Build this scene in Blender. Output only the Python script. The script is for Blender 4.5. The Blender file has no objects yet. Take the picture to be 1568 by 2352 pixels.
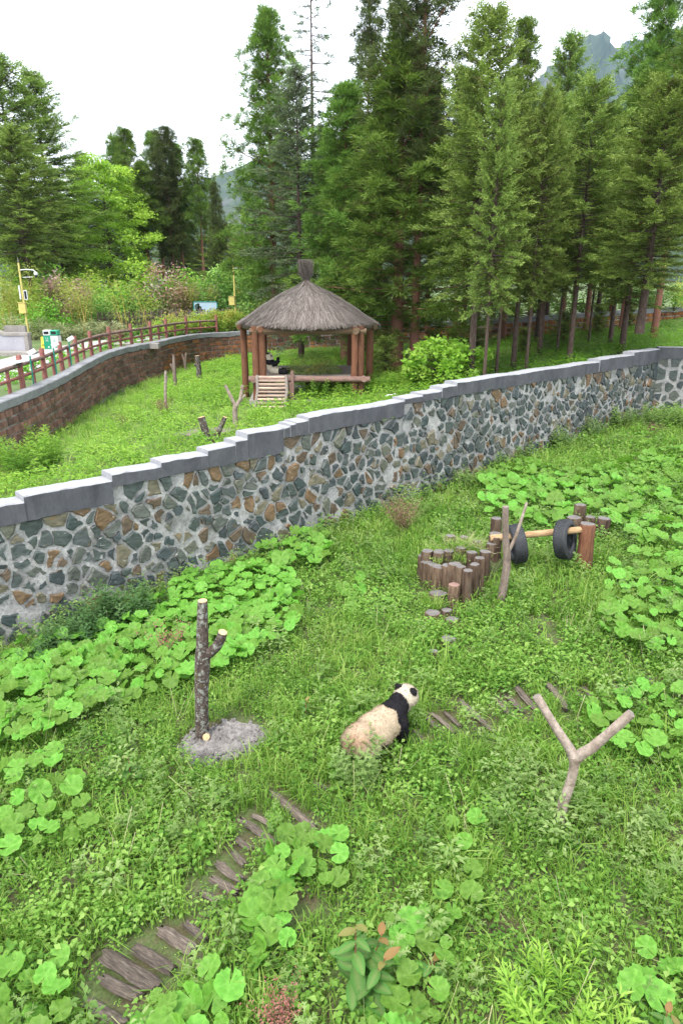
import bpy, math, random
import numpy as np
R_ = math.radians
rs = np.random.RandomState(7)
random.seed(7)
sc = bpy.context.scene
COL = sc.collection

# ------------------------------------------------------------------ camera, sky, sun, exposure
CAMZ, PITCH = 6.4, R_(18.5)
cam = bpy.data.cameras.new('camera')
cam.sensor_fit = 'VERTICAL'; cam.sensor_height = 36; cam.lens = 24
cam.clip_start = .05; cam.clip_end = 12000
co = bpy.data.objects.new('camera', cam); COL.objects.link(co)
co.location = (0, 0, CAMZ); co.rotation_euler = (math.pi/2-PITCH, 0, 0)
sc.camera = co
SUN_EL, SUN_AZ = R_(58), R_(205)          # azimuth measured from +Y, clockwise: behind the camera
w = bpy.data.worlds.new('World'); sc.world = w; w.use_nodes = True
nt = w.node_tree; nt.nodes.clear()
o_ = nt.nodes.new('ShaderNodeOutputWorld'); bg = nt.nodes.new('ShaderNodeBackground')
sk = nt.nodes.new('ShaderNodeTexSky'); sk.sky_type = 'NISHITA'; sk.sun_disc = False
sk.sun_elevation = SUN_EL; sk.sun_rotation = SUN_AZ; sk.air_density = 1; sk.dust_density = 3
mx = nt.nodes.new('ShaderNodeMix'); mx.data_type = 'RGBA'
mx.inputs[0].default_value = .86; mx.inputs[7].default_value = (8.7, 8.95, 9.2, 1)   # cloud deck over the blue
nt.links.new(sk.outputs[0], mx.inputs[6]); nt.links.new(mx.outputs[2], bg.inputs[0])
bg.inputs[1].default_value = .1
nt.links.new(bg.outputs[0], o_.inputs[0])
sl = bpy.data.lights.new('sun', 'SUN'); sl.energy = 1.5; sl.angle = R_(10); sl.color = (1, .97, .92)
so = bpy.data.objects.new('sun', sl); COL.objects.link(so); so.location = (0, -20, 60)
so.rotation_euler = (math.pi/2-SUN_EL, 0, math.pi-SUN_AZ)
sc.view_settings.view_transform = 'Standard'; sc.view_settings.look = 'None'
sc.view_settings.exposure = 1.85; sc.view_settings.gamma = 1
sc.view_settings.use_curve_mapping = False
sc.cycles.use_denoising = True
sc.cycles.max_bounces = 6; sc.cycles.diffuse_bounces = 3; sc.cycles.glossy_bounces = 2
sc.cycles.transmission_bounces = 4; sc.cycles.transparent_max_bounces = 4; sc.cycles.volume_bounces = 0
sc.cycles.caustics_reflective = False; sc.cycles.caustics_refractive = False

# ------------------------------------------------------------------ surveying helpers
F_, CX, CY = 1568., 784., 1176.
SP, CP = math.sin(PITCH), math.cos(PITCH)
def ray(x, y):
    u = (x-CX)/F_; v = -(y-CY)/F_
    return np.array([u, CP+v*SP, -SP+v*CP])
def atz(x, y, z):
    r = ray(x, y); return np.array([0, 0, CAMZ])+r*((z-CAMZ)/r[2])
def aty(x, y, Y):
    r = ray(x, y); return np.array([0, 0, CAMZ])+r*(Y/r[1])
WA = np.array([-6.9, 12.2]); WE = np.array([.7413, .6712]); WN = np.array([.6712, -.7413])
def wpt(s, n, z): return (WA[0]+WE[0]*s+WN[0]*n, WA[1]+WE[1]*s+WN[1]*n, z)
def wave(x, y, k=1.):
    return (np.sin(x*.9*k+1.3)*np.cos(y*1.1*k+.4)+.6*np.sin(x*2.1*k+y*1.7*k)+.3*np.cos(x*3.7*k-y*4.1*k))/1.9
def zn(x, y):
    s = (x-WA[0])*WE[0]+(y-WA[1])*WE[1]; n = (x-WA[0])*WN[0]+(y-WA[1])*WN[1]
    return -.6+.044*s+.06*np.clip(n, 0, 10)+.05*wave(x, y)
def zf(x, y): return 1.78+.075*x-.06*np.maximum(-6.-x, 0)+.012*(y-29)+.06*wave(x, y, .7)
def atg(x, y, fn=None):
    fn = fn or zn; z = 0.
    for _ in range(12):
        p = atz(x, y, z); z = .5*z+.5*float(fn(p[0], p[1]))
    return p
# boundary of the second enclosure: inner edge of the coping of its red stone wall
CAPD = [(0, 925, 2.6), (143, 866, 2.68), (256, 808, 2.93), (366, 784, 3.0), (450, 768, 3.05), (570, 760, 3.1), (720, 752, 3.35),
        (860, 745, 3.6), (1000, 739, 3.85), (1140, 733, 4.1), (1300, 722, 4.4), (1450, 712, 4.62), (1620, 703, 4.8)]
CAP = [np.array([-13.2, 13., 2.45]), np.array([-12.2, 18.5, 2.52])]+[atz(*c) for c in CAPD]
CAP = np.array(CAP+[CAP[-1]+[3.5, -4, .1], CAP[-1]+[5.5, -12, 0], CAP[-1]+[4, -17, -.1]])
def resample(P, n):
    P = np.array(P); 
    # Catmull-Rom smoothing, then equal arc length
    Q = []
    for i in range(len(P)-1):
        p0, p1, p2, p3 = P[max(i-1, 0)], P[i], P[i+1], P[min(i+2, len(P)-1)]
        for t in np.linspace(0, 1, 12, endpoint=False):
            Q.append(.5*((2*p1)+(-p0+p2)*t+(2*p0-5*p1+4*p2-p3)*t*t+(-p0+3*p1-3*p2+p3)*t**3))
    Q.append(P[-1]); Q = np.array(Q)
    d = np.r_[0, np.cumsum(np.linalg.norm(np.diff(Q[:, :2], axis=0), axis=1))]
    s = np.linspace(0, d[-1], n)
    return np.stack([np.interp(s, d, Q[:, k]) for k in range(Q.shape[1])], 1), d[-1]
CAPL, CAPLEN = resample(CAP, 240)
CEN = np.array([2., 29.])
_ang = np.unwrap(np.arctan2(CAPL[:, 1]-CEN[1], CAPL[:, 0]-CEN[0]))[::-1]
_cz = CAPL[::-1, 2]
def zo(x, y):
    a = np.arctan2(np.asarray(y)-CEN[1], np.asarray(x)-CEN[0])
    a = np.where(a < _ang[0], a+2*math.pi, a); a = np.where(a > _ang[-1]+.6, a-2*math.pi, a)
    return np.interp(a, _ang, _cz)-.13
def inpoly(px, py, poly):
    px = np.asarray(px); py = np.asarray(py); r = np.zeros(px.shape, bool); j = len(poly)-1
    for i in range(len(poly)):
        xi, yi = poly[i][:2]; xj, yj = poly[j][:2]
        r ^= ((yi > py) != (yj > py)) & (px < (xj-xi)*(py-yi)/(yj-yi+1e-12)+xi); j = i
    return r

# ------------------------------------------------------------------ object helpers
def link(o, parent=None):
    COL.objects.link(o)
    if parent is not None: o.parent = parent
    return o
def tag(o, label=None, cat=None, group=None, kind=None):
    if label: o['label'] = label
    if cat: o['category'] = cat
    if group: o['group'] = group
    if kind: o['kind'] = kind
    return o
def empty(name, loc, label=None, cat=None, group=None, kind=None, rz=0):
    o = bpy.data.objects.new(name, None); o.empty_display_size = .2
    link(o); o.location = tuple(map(float, loc)); o.rotation_euler = (0, 0, rz)
    return tag(o, label, cat, group, kind)
def npmesh(name, V, F, mats, tint=None, smooth=False, mi=None, colr=None):
    V = np.asarray(V, 'f4'); F = np.asarray(F, 'i4'); k = F.shape[1]; m = len(F)
    me = bpy.data.meshes.new(name)
    me.vertices.add(len(V)); me.vertices.foreach_set('co', V.ravel())
    me.loops.add(m*k); me.loops.foreach_set('vertex_index', F.ravel())
    me.polygons.add(m); me.polygons.foreach_set('loop_start', np.arange(0, m*k, k, dtype='i4'))
    if mi is not None: me.polygons.foreach_set('material_index', np.asarray(mi, 'i4'))
    me.update(calc_edges=True)
    if smooth: me.polygons.foreach_set('use_smooth', np.ones(m, bool))
    if tint is not None:
        a = me.attributes.new('tint', 'FLOAT', 'POINT'); a.data.foreach_set('value', np.asarray(tint, 'f4'))
    if colr is not None:
        a = me.attributes.new('hue', 'FLOAT_COLOR', 'POINT')
        a.data.foreach_set('color', np.c_[colr, np.ones(len(colr))].astype('f4').ravel())
    for mt in (mats if isinstance(mats, (list, tuple)) else [mats]): me.materials.append(mt)
    return me
def put(name, me, parent=None, world=True):
    o = bpy.data.objects.new(name, me); link(o, parent)
    if parent is not None and world: 
        p = parent; off = np.zeros(3)
        while p is not None: off += np.array(p.location); p = p.parent
        o.location = tuple(-off)
    return o
class G:
    def __init__(s): s.v = []; s.f = []; s.m = []; s.t = []
    def add(s, V, F, m=0, t=None):
        o = len(s.v); s.v += [tuple(map(float, q)) for q in V]
        s.f += [tuple(i+o for i in f) for f in F]; s.m += [m]*len(F)
        s.t += list(t) if t is not None else [random.random()]*len(V)
        return s
    def box(s, c, d, m=0, rz=0, jit=0, rx=0, ry=0):
        V = []
        for sx, sy, sz in ((-1,-1,-1),(1,-1,-1),(1,1,-1),(-1,1,-1),(-1,-1,1),(1,-1,1),(1,1,1),(-1,1,1)):
            p = np.array([sx*d[0]/2, sy*d[1]/2, sz*d[2]/2])+(rs.uniform(-jit, jit, 3) if jit else 0)
            if ry: p = np.array([p[0]*math.cos(ry)+p[2]*math.sin(ry), p[1], -p[0]*math.sin(ry)+p[2]*math.cos(ry)])
            if rx: p = np.array([p[0], p[1]*math.cos(rx)-p[2]*math.sin(rx), p[1]*math.sin(rx)+p[2]*math.cos(rx)])
            if rz: p = np.array([p[0]*math.cos(rz)-p[1]*math.sin(rz), p[0]*math.sin(rz)+p[1]*math.cos(rz), p[2]])
            V.append(p+np.array(c))
        return s.add(V, [(0,3,2,1),(4,5,6,7),(0,1,5,4),(1,2,6,5),(2,3,7,6),(3,0,4,7)], m)
    def tube(s, P, rad, n=10, m=0, capm=None, jit=0., ecc=None, cap=True):
        P = np.array(P, float); k = len(P); rad = np.broadcast_to(np.array(rad, float), (k,)) if np.ndim(rad) == 0 else np.array(rad, float)
        T = np.gradient(P, axis=0); T /= np.linalg.norm(T, axis=1)[:, None]+1e-9
        up = np.array([0, 0, 1.]) if abs(T[0][2]) < .9 else np.array([1., 0, 0])
        a = np.cross(T[0], up); a /= np.linalg.norm(a); V = []
        pj = 1+jit*rs.randn(n)
        for i in range(k):
            a = a-T[i]*(a@T[i]); a /= np.linalg.norm(a); b = np.cross(T[i], a)
            for j in range(n):
                th = 2*math.pi*j/n; r = rad[i]*pj[j]*(1+jit*.6*rs.randn())
                V.append(P[i]+r*(a*math.cos(th)+b*math.sin(th)))
        Fc = [(i*n+j, i*n+(j+1) % n, (i+1)*n+(j+1) % n, (i+1)*n+j) for i in range(k-1) for j in range(n)]
        s.add(V, Fc, m)
        if cap:
            cm = m if capm is None else capm
            s.add(V[:n], [tuple(range(n))[::-1]], m); s.add(V[-n:], [tuple(range(n))], cm)
        return s
    def lathe(s, prof, n=24, m=0, c=(0,0,0)):
        V = [(c[0]+r*math.cos(2*math.pi*j/n), c[1]+r*math.sin(2*math.pi*j/n), c[2]+z) for r, z in prof for j in range(n)]
        return s.add(V, [(i*n+j, i*n+(j+1) % n, (i+1)*n+(j+1) % n, (i+1)*n+j) for i in range(len(prof)-1) for j in range(n)], m)
    def mesh(s, name, mats, smooth=False):
        me = bpy.data.meshes.new(name); me.from_pydata(s.v, [], s.f)
        me.polygons.foreach_set('material_index', s.m)
        if smooth: me.polygons.foreach_set('use_smooth', [True]*len(s.f))
        a = me.attributes.new('tint', 'FLOAT', 'POINT'); a.data.foreach_set('value', s.t)
        for mt in (mats if isinstance(mats, (list, tuple)) else [mats]): me.materials.append(mt)
        me.update(); return me
    def obj(s, name, mats, parent=None, smooth=False, world=True):
        return put(name, s.mesh(name, mats, smooth), parent, world)
def autosmooth(o, ang=40):
    me = o.data
    if hasattr(me, 'set_sharp_from_angle'):
        me.polygons.foreach_set('use_smooth', [True]*len(me.polygons)); me.set_sharp_from_angle(angle=R_(ang))
def copy_tree(o, parent=None):
    c = o.copy(); COL.objects.link(c); c.parent = parent
    for ch in list(o.children): copy_tree(ch, c)
    return c

# ------------------------------------------------------------------ materials
def ramp(nodes, cols, interp='LINEAR'):
    r = nodes.new('ShaderNodeValToRGB'); e = r.color_ramp.elements; r.color_ramp.interpolation = interp
    n = len(cols)
    for i, c in enumerate(cols):
        p, c = (c if len(c) == 2 else ((i/(n-1) if interp == 'LINEAR' else i/n), c))
        if i < 2: el = e[i]; el.position = p
        else: el = e.new(p)
        el.color = (*c, 1)
    return r
def mk(name, cols, src='noise', scale=5., detail=6, rough=.85, bump=0., bscale=25., stretch=(1,1,1), transl=0., spec=.25,
       rnd=0., grain=.25, gscale=18., moss=None, interp='LINEAR', world=False, hjit=0.):
    m = bpy.data.materials.new(name); m.use_nodes = True; N = m.node_tree.nodes; L = m.node_tree.links
    P = N['Principled BSDF']; P.inputs['Roughness'].default_value = rough; P.inputs['Specular IOR Level'].default_value = spec
    tc = N.new('ShaderNodeTexCoord'); mp = N.new('ShaderNodeMapping'); mp.inputs['Scale'].default_value = stretch
    if world:
        ge = N.new('ShaderNodeNewGeometry'); L.new(ge.outputs['Position'], mp.inputs[0])
    else: L.new(tc.outputs['Object'], mp.inputs[0])
    def noise(s, d=6, dist=0.):
        n = N.new('ShaderNodeTexNoise'); n.inputs['Scale'].default_value = s; n.inputs['Detail'].default_value = d
        n.inputs['Roughness'].default_value = .62; n.inputs['Distortion'].default_value = dist; L.new(mp.outputs[0], n.inputs[0]); return n
    if src == 'noise':
        n = noise(scale, detail); r = ramp(N, cols, interp)
        mr = N.new('ShaderNodeMapRange'); mr.inputs[1].default_value = .3; mr.inputs[2].default_value = .7
        L.new(n.outputs[0], mr.inputs[0]); L.new(mr.outputs[0], r.inputs[0]); col = r.outputs[0]
    elif src == 'tint':
        a = N.new('ShaderNodeAttribute'); a.attribute_name = 'tint'; r = ramp(N, cols, interp); L.new(a.outputs['Fac'], r.inputs[0]); col = r.outputs[0]
    elif src == 'hue':
        a = N.new('ShaderNodeAttribute'); a.attribute_name = 'hue'; col = a.outputs['Color']
    else:
        a = N.new('ShaderNodeObjectInfo'); r = ramp(N, cols, interp); L.new(a.outputs['Random'], r.inputs[0]); col = r.outputs[0]
    h = N.new('ShaderNodeHueSaturation'); L.new(col, h.inputs['Color']); col = h.outputs[0]
    val = None
    if grain:
        g = noise(gscale, 4); q = N.new('ShaderNodeMapRange'); q.inputs[1].default_value = .3; q.inputs[2].default_value = .7
        q.inputs[3].default_value = 1-grain; q.inputs[4].default_value = 1+grain; L.new(g.outputs[0], q.inputs[0]); val = q.outputs[0]
    if rnd:
        oi = N.new('ShaderNodeObjectInfo'); q = N.new('ShaderNodeMapRange'); q.inputs[3].default_value = 1-rnd; q.inputs[4].default_value = 1+rnd
        L.new(oi.outputs['Random'], q.inputs[0])
        if val is not None:
            mu = N.new('ShaderNodeMath'); mu.operation = 'MULTIPLY'; L.new(val, mu.inputs[0]); L.new(q.outputs[0], mu.inputs[1]); val = mu.outputs[0]
        else: val = q.outputs[0]
    if hjit:
        oi = N.new('ShaderNodeObjectInfo'); q = N.new('ShaderNodeMapRange'); q.inputs[3].default_value = .5-hjit; q.inputs[4].default_value = .5+hjit
        L.new(oi.outputs['Random'], q.inputs[0]); L.new(q.outputs[0], h.inputs['Hue'])
    if val is not None: L.new(val, h.inputs['Value'])
    if moss:
        for (mc, msc, lo, hi) in moss:
            n = noise(msc, 8); q = N.new('ShaderNodeMapRange'); q.inputs[1].default_value = lo; q.inputs[2].default_value = hi; L.new(n.outputs[0], q.inputs[0])
            mm = N.new('ShaderNodeMix'); mm.data_type = 'RGBA'; L.new(q.outputs[0], mm.inputs[0]); L.new(col, mm.inputs[6]); mm.inputs[7].default_value = (*mc, 1); col = mm.outputs[2]
    L.new(col, P.inputs['Base Color'])
    if bump:
        b = N.new('ShaderNodeBump'); b.inputs['Strength'].default_value = bump; b.inputs['Distance'].default_value = .02
        n = noise(bscale, 6); L.new(n.outputs[0], b.inputs['Height']); L.new(b.outputs[0], P.inputs['Normal'])
    if transl:
        t = N.new('ShaderNodeBsdfTranslucent'); ms = N.new('ShaderNodeMixShader'); ms.inputs[0].default_value = transl
        hs = N.new('ShaderNodeHueSaturation'); hs.inputs['Value'].default_value = 1.25; hs.inputs['Saturation'].default_value = 1.05
        L.new(col, hs.inputs['Color']); L.new(hs.outputs[0], t.inputs[0])
        L.new(P.outputs[0], ms.inputs[1]); L.new(t.outputs[0], ms.inputs[2]); L.new(ms.outputs[0], N['Material Output'].inputs[0])
    return m
M = {}
M['soil'] = mk('soil', [(.035,.03,.014), (.07,.06,.03), (.06,.085,.025), (.09,.08,.045)], scale=2.2, bump=.9, bscale=22, world=True, grain=.35, gscale=30)
M['far_soil'] = mk('far_soil', [(0.065,0.078,0.02), (0.091,0.143,0.03), (0.13,0.195,0.04)], scale=.9, bump=.6, bscale=8, world=True)
M['terrace'] = mk('terrace', [(.06,.1,.03), (.09,.13,.04), (.13,.14,.07)], scale=.35, bump=.4, bscale=6, world=True)
M['paving'] = mk('paving', [(0.286,0.272,0.258), (0.354,0.34,0.326)], scale=.7, bump=.2, world=True, grain=.12)
M['grass'] = mk('grass', [(0.0756,0.171,0.0216), (0.146,0.275,0.0396), (0.242,0.374,0.072), (0.373,0.458,0.144)], src='tint', grain=0, transl=.48, rough=.6, spec=.15)
M['herb'] = mk('herb', [(0.0641,0.161,0.0216), (0.123,0.26,0.0378), (0.197,0.349,0.063), (0.286,0.426,0.108)], src='tint', grain=0, transl=.48, rough=.6, spec=.15)
M['mugwort'] = mk('mugwort', [(.1,.19,.04), (.17,.27,.07), (.27,.36,.13)], src='tint', grain=0, transl=.45, rough=.6)
M['undergrowth'] = mk('undergrowth', [(0.0938,0.211,0.0276), (0.179,0.338,0.0439), (0.301,0.451,0.0752)], src='tint', grain=0, transl=.48, rough=.55, spec=.2)
M['dark_weed'] = mk('dark_weed', [(.04,.1,.03), (.07,.15,.045), (.12,.21,.075)], src='tint', grain=0, transl=.35, rough=.6)
M['fern'] = mk('fern', [(0.12,0.286,0.03), (0.24,0.418,0.05)], src='tint', grain=0, transl=.45, rough=.55)
M['butterbur'] = mk('butterbur', [(0.063,0.176,0.017), (0.113,0.264,0.0306), (0.171,0.341,0.0553), (0.288,0.451,0.128)], src='tint', grain=.2, gscale=7, transl=.4, rough=.5, rnd=.28, hjit=.014, bump=.35, bscale=14, moss=[((.22,.2,.06), 9, .68, .74)])
M['sapling_leaf'] = mk('sapling_leaf', [(.045,.13,.03), (.07,.17,.035), (.16,.2,.07)], src='tint', grain=.1, transl=.35, rough=.6, spec=.15, rnd=.2)
M['young_leaf'] = mk('young_leaf', [(.24,.13,.05), (.2,.2,.06)], src='rand', grain=.1, transl=.35, rough=.5)
M['willow'] = mk('willow', [(0.143,0.308,0.033), (0.242,0.418,0.055), (0.33,0.462,0.088)], src='tint', grain=0, transl=.45, rough=.5)
M['red_stem'] = mk('red_stem', [(.16,.05,.035), (.2,.08,.05)], scale=8)
M['dry_twig'] = mk('dry_twig', [(.13,.075,.05), (.22,.14,.1)], src='tint', grain=0)
M['dry_leaf'] = mk('dry_leaf', [(.16,.07,.05), (.24,.14,.1), (.2,.19,.08)], src='tint', grain=0, transl=.2)
M['pink_weed'] = mk('pink_weed', [(.26,.08,.07), (.3,.16,.12)], src='tint', grain=0, transl=.2)
M['mortar'] = mk('mortar', [(0.161,0.161,0.158), (0.267,0.259,0.251), (0.371,0.363,0.35)], scale=3.5, bump=.9, bscale=16, world=True, grain=.3, moss=[((.1,.095,.085), 1.2, .55, .75)])
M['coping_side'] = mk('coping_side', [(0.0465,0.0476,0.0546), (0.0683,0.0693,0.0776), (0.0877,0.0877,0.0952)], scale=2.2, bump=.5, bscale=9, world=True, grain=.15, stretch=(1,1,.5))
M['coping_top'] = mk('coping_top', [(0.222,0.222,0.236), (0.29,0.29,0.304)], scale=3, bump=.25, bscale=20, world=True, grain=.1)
M['far_coping'] = mk('far_coping', [(0.133,0.135,0.143), (0.184,0.186,0.194), (0.224,0.227,0.235)], scale=1.6, bump=.3, world=True, grain=.2, moss=[((.09,.1,.05), 2.2, .6, .72)])
M['brick_joint'] = mk('brick_joint', [(0.0588,0.049,0.0391), (0.216,0.196,0.177), (0.294,0.274,0.255)], scale=1.2, bump=.6, world=True, moss=[((.06,.075,.02), 1.5, .5, .65)])
M['brick'] = mk('brick', [(0.111,0.0592,0.0474), (0.163,0.0888,0.0711), (0.222,0.116,0.086), (0.0888,0.0532,0.0443)], src='rand', bump=.5, bscale=14, grain=.4, gscale=5, world=True, moss=[((.05,.06,.018), 1.1, .56, .7), ((.2,.19,.17), 3.5, .68, .78)])
M['brick_far'] = mk('brick_far', [(0.0903,0.0482,0.0361), (0.157,0.0746,0.0482), (0.242,0.0963,0.0361), (0.0843,0.0482,0.0361)], src='tint', bump=.5, bscale=14, grain=.4, gscale=3, world=True, moss=[((.05,.06,.018), .9, .6, .72)])
M['rusty_wall'] = mk('rusty_wall', [(0.18,0.063,0.018), (0.252,0.099,0.027), (0.108,0.045,0.0225)], src='tint', bump=.4, bscale=8, grain=.5, gscale=2.5, world=True, moss=[((.05,.03,.02), 1.3, .55, .7)])
def stone_mat(name, src):
    return mk(name, [(0.0316,0.0458,0.0436), (0.0492,0.062,0.0563), (0.0915,0.095,0.0704), (0.0388,0.0492,0.0506), (0.0598,0.0704,0.0668), (0.12,0.106,0.0704), (0.0422,0.055,0.0478), (0.121,0.0759,0.0391), (0.0704,0.0774,0.0647), (0.0352,0.0422,0.0436), (0.0844,0.0598,0.0388), (0.0528,0.0647,0.0598)],
              src=src, interp='CONSTANT', bump=.8, bscale=9, grain=.45, gscale=6, stretch=(1,1,2.2), rough=.62, spec=.4, world=True,
              moss=[((.16,.085,.03), 2.3, .62, .74), ((.36,.35,.34), 5.5, .64, .72)])
M['stone'] = stone_mat('stone', 'rand'); M['stone_small'] = stone_mat('stone_small', 'tint')
M['lichen_bark'] = mk('lichen_bark', [(.03,.02,.017), (.06,.042,.035), (.085,.062,.05)], scale=9, bump=1, bscale=30, moss=[((.22,.23,.2), 11, .52, .64), ((.1,.085,.02), 4, .57, .7), ((.3,.31,.28), 30, .57, .66)])
M['cut_wood'] = mk('cut_wood', [(0.375,0.247,0.12), (0.465,0.338,0.188), (0.3,0.188,0.09)], scale=7, bump=.2, grain=.12)
M['grey_cut'] = mk('grey_cut', [(0.072,0.06,0.054), (0.132,0.12,0.114), (0.18,0.168,0.162)], scale=5, bump=.6, stretch=(1,6,1), bscale=20, world=False)
M['stump_bark'] = mk('stump_bark', [(0.034,0.0204,0.0136), (0.068,0.0408,0.0272), (0.116,0.0782,0.051), (0.0816,0.068,0.0544)], scale=4, bump=.9, bscale=18, stretch=(4,4,.5), rnd=.3, grain=.3)
M['brown_log'] = mk('brown_log', [(0.0898,0.0318,0.0172), (0.143,0.0636,0.0337), (0.0597,0.026,0.0184)], scale=3, bump=.5, bscale=14, stretch=(4,4,.6), rnd=.2, grain=.3)
M['dark_beam'] = mk('dark_beam', [(.07,.04,.025), (.13,.085,.05), (.06,.055,.035)], scale=3, bump=.5, stretch=(.6,4,4), grain=.3)
M['platform_log'] = mk('platform_log', [(.13,.075,.06), (.22,.135,.11), (.1,.065,.055)], scale=3, bump=.6, stretch=(.6,4,4), grain=.3, rnd=.2)
M['old_board'] = mk('old_board', [(0.145,0.119,0.102), (0.23,0.196,0.17)], scale=2.5, bump=.5, stretch=(1,5,1), grain=.25)
M['ramp_slat'] = mk('ramp_slat', [(.2,.14,.11), (.33,.24,.19), (.42,.33,.25)], scale=3, bump=.5, stretch=(.6,5,5), grain=.3, rnd=.3)
M['beam_wood'] = mk('beam_wood', [(0.221,0.128,0.0595), (0.357,0.238,0.128), (0.17,0.102,0.0595)], scale=3, bump=.5, stretch=(.5,5,5), grain=.3)
M['grey_branch'] = mk('grey_branch', [(0.158,0.119,0.0936), (0.245,0.194,0.158), (0.302,0.252,0.216)], scale=5, bump=.7, bscale=16, grain=.3, moss=[((.12,.085,.06), 3.5, .56, .7)])
M['brown_post'] = mk('brown_post', [(.1,.075,.06), (.17,.13,.105), (.22,.175,.15)], scale=5, bump=.7, bscale=18, grain=.3, stretch=(2,2,.7))
M['path_log'] = mk('path_log', [(0.05,0.04,0.0325), (0.112,0.0875,0.07), (0.2,0.163,0.131)], scale=6, bump=1, bscale=20, grain=.45, rnd=.25, stretch=(.7,9,9))
M['cement'] = mk('cement', [(0.113,0.104,0.0986), (0.173,0.159,0.15), (0.219,0.201,0.19)], scale=5, bump=1, bscale=45, grain=.3)
M['rubber'] = mk('rubber', [(.018,.019,.022), (.03,.032,.036)], scale=6, rough=.62, spec=.4, grain=.2)
M['thatch'] = mk('thatch', [(0.0468,0.0364,0.0312), (0.0986,0.0809,0.0702), (0.156,0.133,0.117), (0.218,0.192,0.172)], src='tint', grain=0, rough=.9)
M['thatch_core'] = mk('thatch_core', [(.06,.045,.038), (.12,.095,.08)], scale=14, bump=1, bscale=40, stretch=(1,1,.3))
M['fur'] = mk('fur', [], src='hue', grain=.1, gscale=30, rough=.9, spec=.08)
M['bamboo_leaf'] = mk('bamboo_leaf', [(0.108,0.198,0.0396), (0.216,0.306,0.072), (0.432,0.45,0.18)], src='tint', grain=0, transl=.3)
M['bamboo_cane'] = mk('bamboo_cane', [(.36,.25,.06), (.46,.34,.1)], scale=2, grain=.2, rnd=.2)
M['picket'] = mk('picket', [(0.0625,0.045,0.0338), (0.125,0.095,0.0725), (0.175,0.144,0.112)], src='rand', grain=.3, gscale=6)
M['fence_paint'] = mk('fence_paint', [(.17,.06,.05), (.23,.09,.075), (.14,.06,.05)], scale=4, bump=.4, grain=.2)
M['fence_rail'] = mk('fence_rail', [(.08,.05,.042), (.15,.095,.08), (.2,.13,.11)], scale=6, bump=.8, bscale=20, grain=.35)
M['plaster'] = mk('plaster', [(0.268,0.261,0.293), (0.319,0.312,0.344)], scale=1.3, bump=.15, grain=.08, moss=[((.6,.58,.55), 3, .66, .7)])
M['grey_trim'] = mk('grey_trim', [(.19,.17,.155), (.27,.25,.23)], scale=3, bump=.4, grain=.2)
M['bin_green'] = mk('bin_green', [(.012,.22,.12), (.016,.26,.14)], scale=2, grain=.05, rough=.4, spec=.5)
M['bin_white'] = mk('bin_white', [(0.51,0.517,0.51), (0.555,0.562,0.555)], scale=2, grain=.05, rough=.4, spec=.5)
M['black'] = mk('black', [(.01,.01,.011), (.016,.016,.018)], scale=4, grain=.05, rough=.5)
M['yellow'] = mk('yellow', [(.7,.6,.06), (.76,.66,.1)], scale=3, grain=.05, rough=.5)
M['pole_yellow'] = mk('pole_yellow', [(.42,.35,.1), (.5,.43,.15)], scale=4, grain=.12, rough=.5)
M['white'] = mk('white', [(0.54,0.547,0.555), (0.585,0.593,0.6)], scale=3, grain=.04, rough=.4)
M['teal'] = mk('teal', [(.01,.16,.13), (.015,.2,.16)], scale=3, grain=.1, rough=.4)
M['board_blue'] = mk('board_blue', [(0.27,0.372,0.444), (0.33,0.42,0.48)], scale=1.5, grain=.04, rough=.35)
M['dark_shape'] = mk('dark_shape', [(.03,.05,.04), (.05,.08,.06)], scale=3, grain=.1)
def bark(name, cols): return mk(name, cols, scale=3, bump=.8, bscale=12, stretch=(5,5,1), grain=.3)
M['bark_red'] = bark('bark_red', [(.1,.045,.03), (.2,.09,.06), (.13,.075,.06)])
M['bark_grey'] = bark('bark_grey', [(.035,.022,.017), (.07,.046,.036), (.11,.082,.066)])
M['bark_dark'] = bark('bark_dark', [(.05,.028,.02), (.1,.055,.04), (.06,.04,.03)])
def needles(name, cols): return mk(name, cols, src='tint', grain=0, transl=.25, rough=.7, spec=.08, rnd=.18, hjit=.012)
M['spruce'] = needles('spruce', [(0.115,0.0667,0.0379), (0.0517,0.0805,0.0161), (0.092,0.144,0.0276), (0.149,0.218,0.0437), (0.276,0.356,0.092)])
M['spruce_blue'] = needles('spruce_blue', [(.09,.06,.04), (.06,.085,.042), (.1,.145,.07), (.19,.25,.13)])
M['cedar'] = needles('cedar', [(0.077,0.055,0.0242), (0.0495,0.088,0.0165), (0.0935,0.165,0.0286), (0.138,0.226,0.0396), (0.209,0.297,0.0605)])
M['cedar_olive'] = needles('cedar_olive', [(.06,.045,.025), (.05,.07,.022), (.08,.11,.032), (.12,.15,.05)])
M['maple'] = mk('maple', [(0.161,0.305,0.0385), (0.269,0.425,0.055), (0.394,0.547,0.088)], src='tint', grain=0, transl=.45, rough=.5)
M['shrub_green'] = mk('shrub_green', [(0.075,0.166,0.0374), (0.134,0.256,0.0526), (0.24,0.374,0.09)], src='tint', grain=0, transl=.3, rnd=.2)
M['shrub_bright'] = mk('shrub_bright', [(0.0805,0.23,0.023), (0.149,0.345,0.0403), (0.253,0.437,0.069)], src='tint', grain=0, transl=.35)
M['shrub_red'] = mk('shrub_red', [(.06,.13,.03), (.12,.17,.05), (.26,.15,.1), (.4,.27,.22), (.55,.48,.44)], src='tint', grain=0, transl=.3)
M['bamboo_top'] = mk('bamboo_top', [(0.161,0.218,0.046), (0.276,0.322,0.069), (0.414,0.414,0.115)], src='tint', grain=0, transl=.4)
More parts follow.
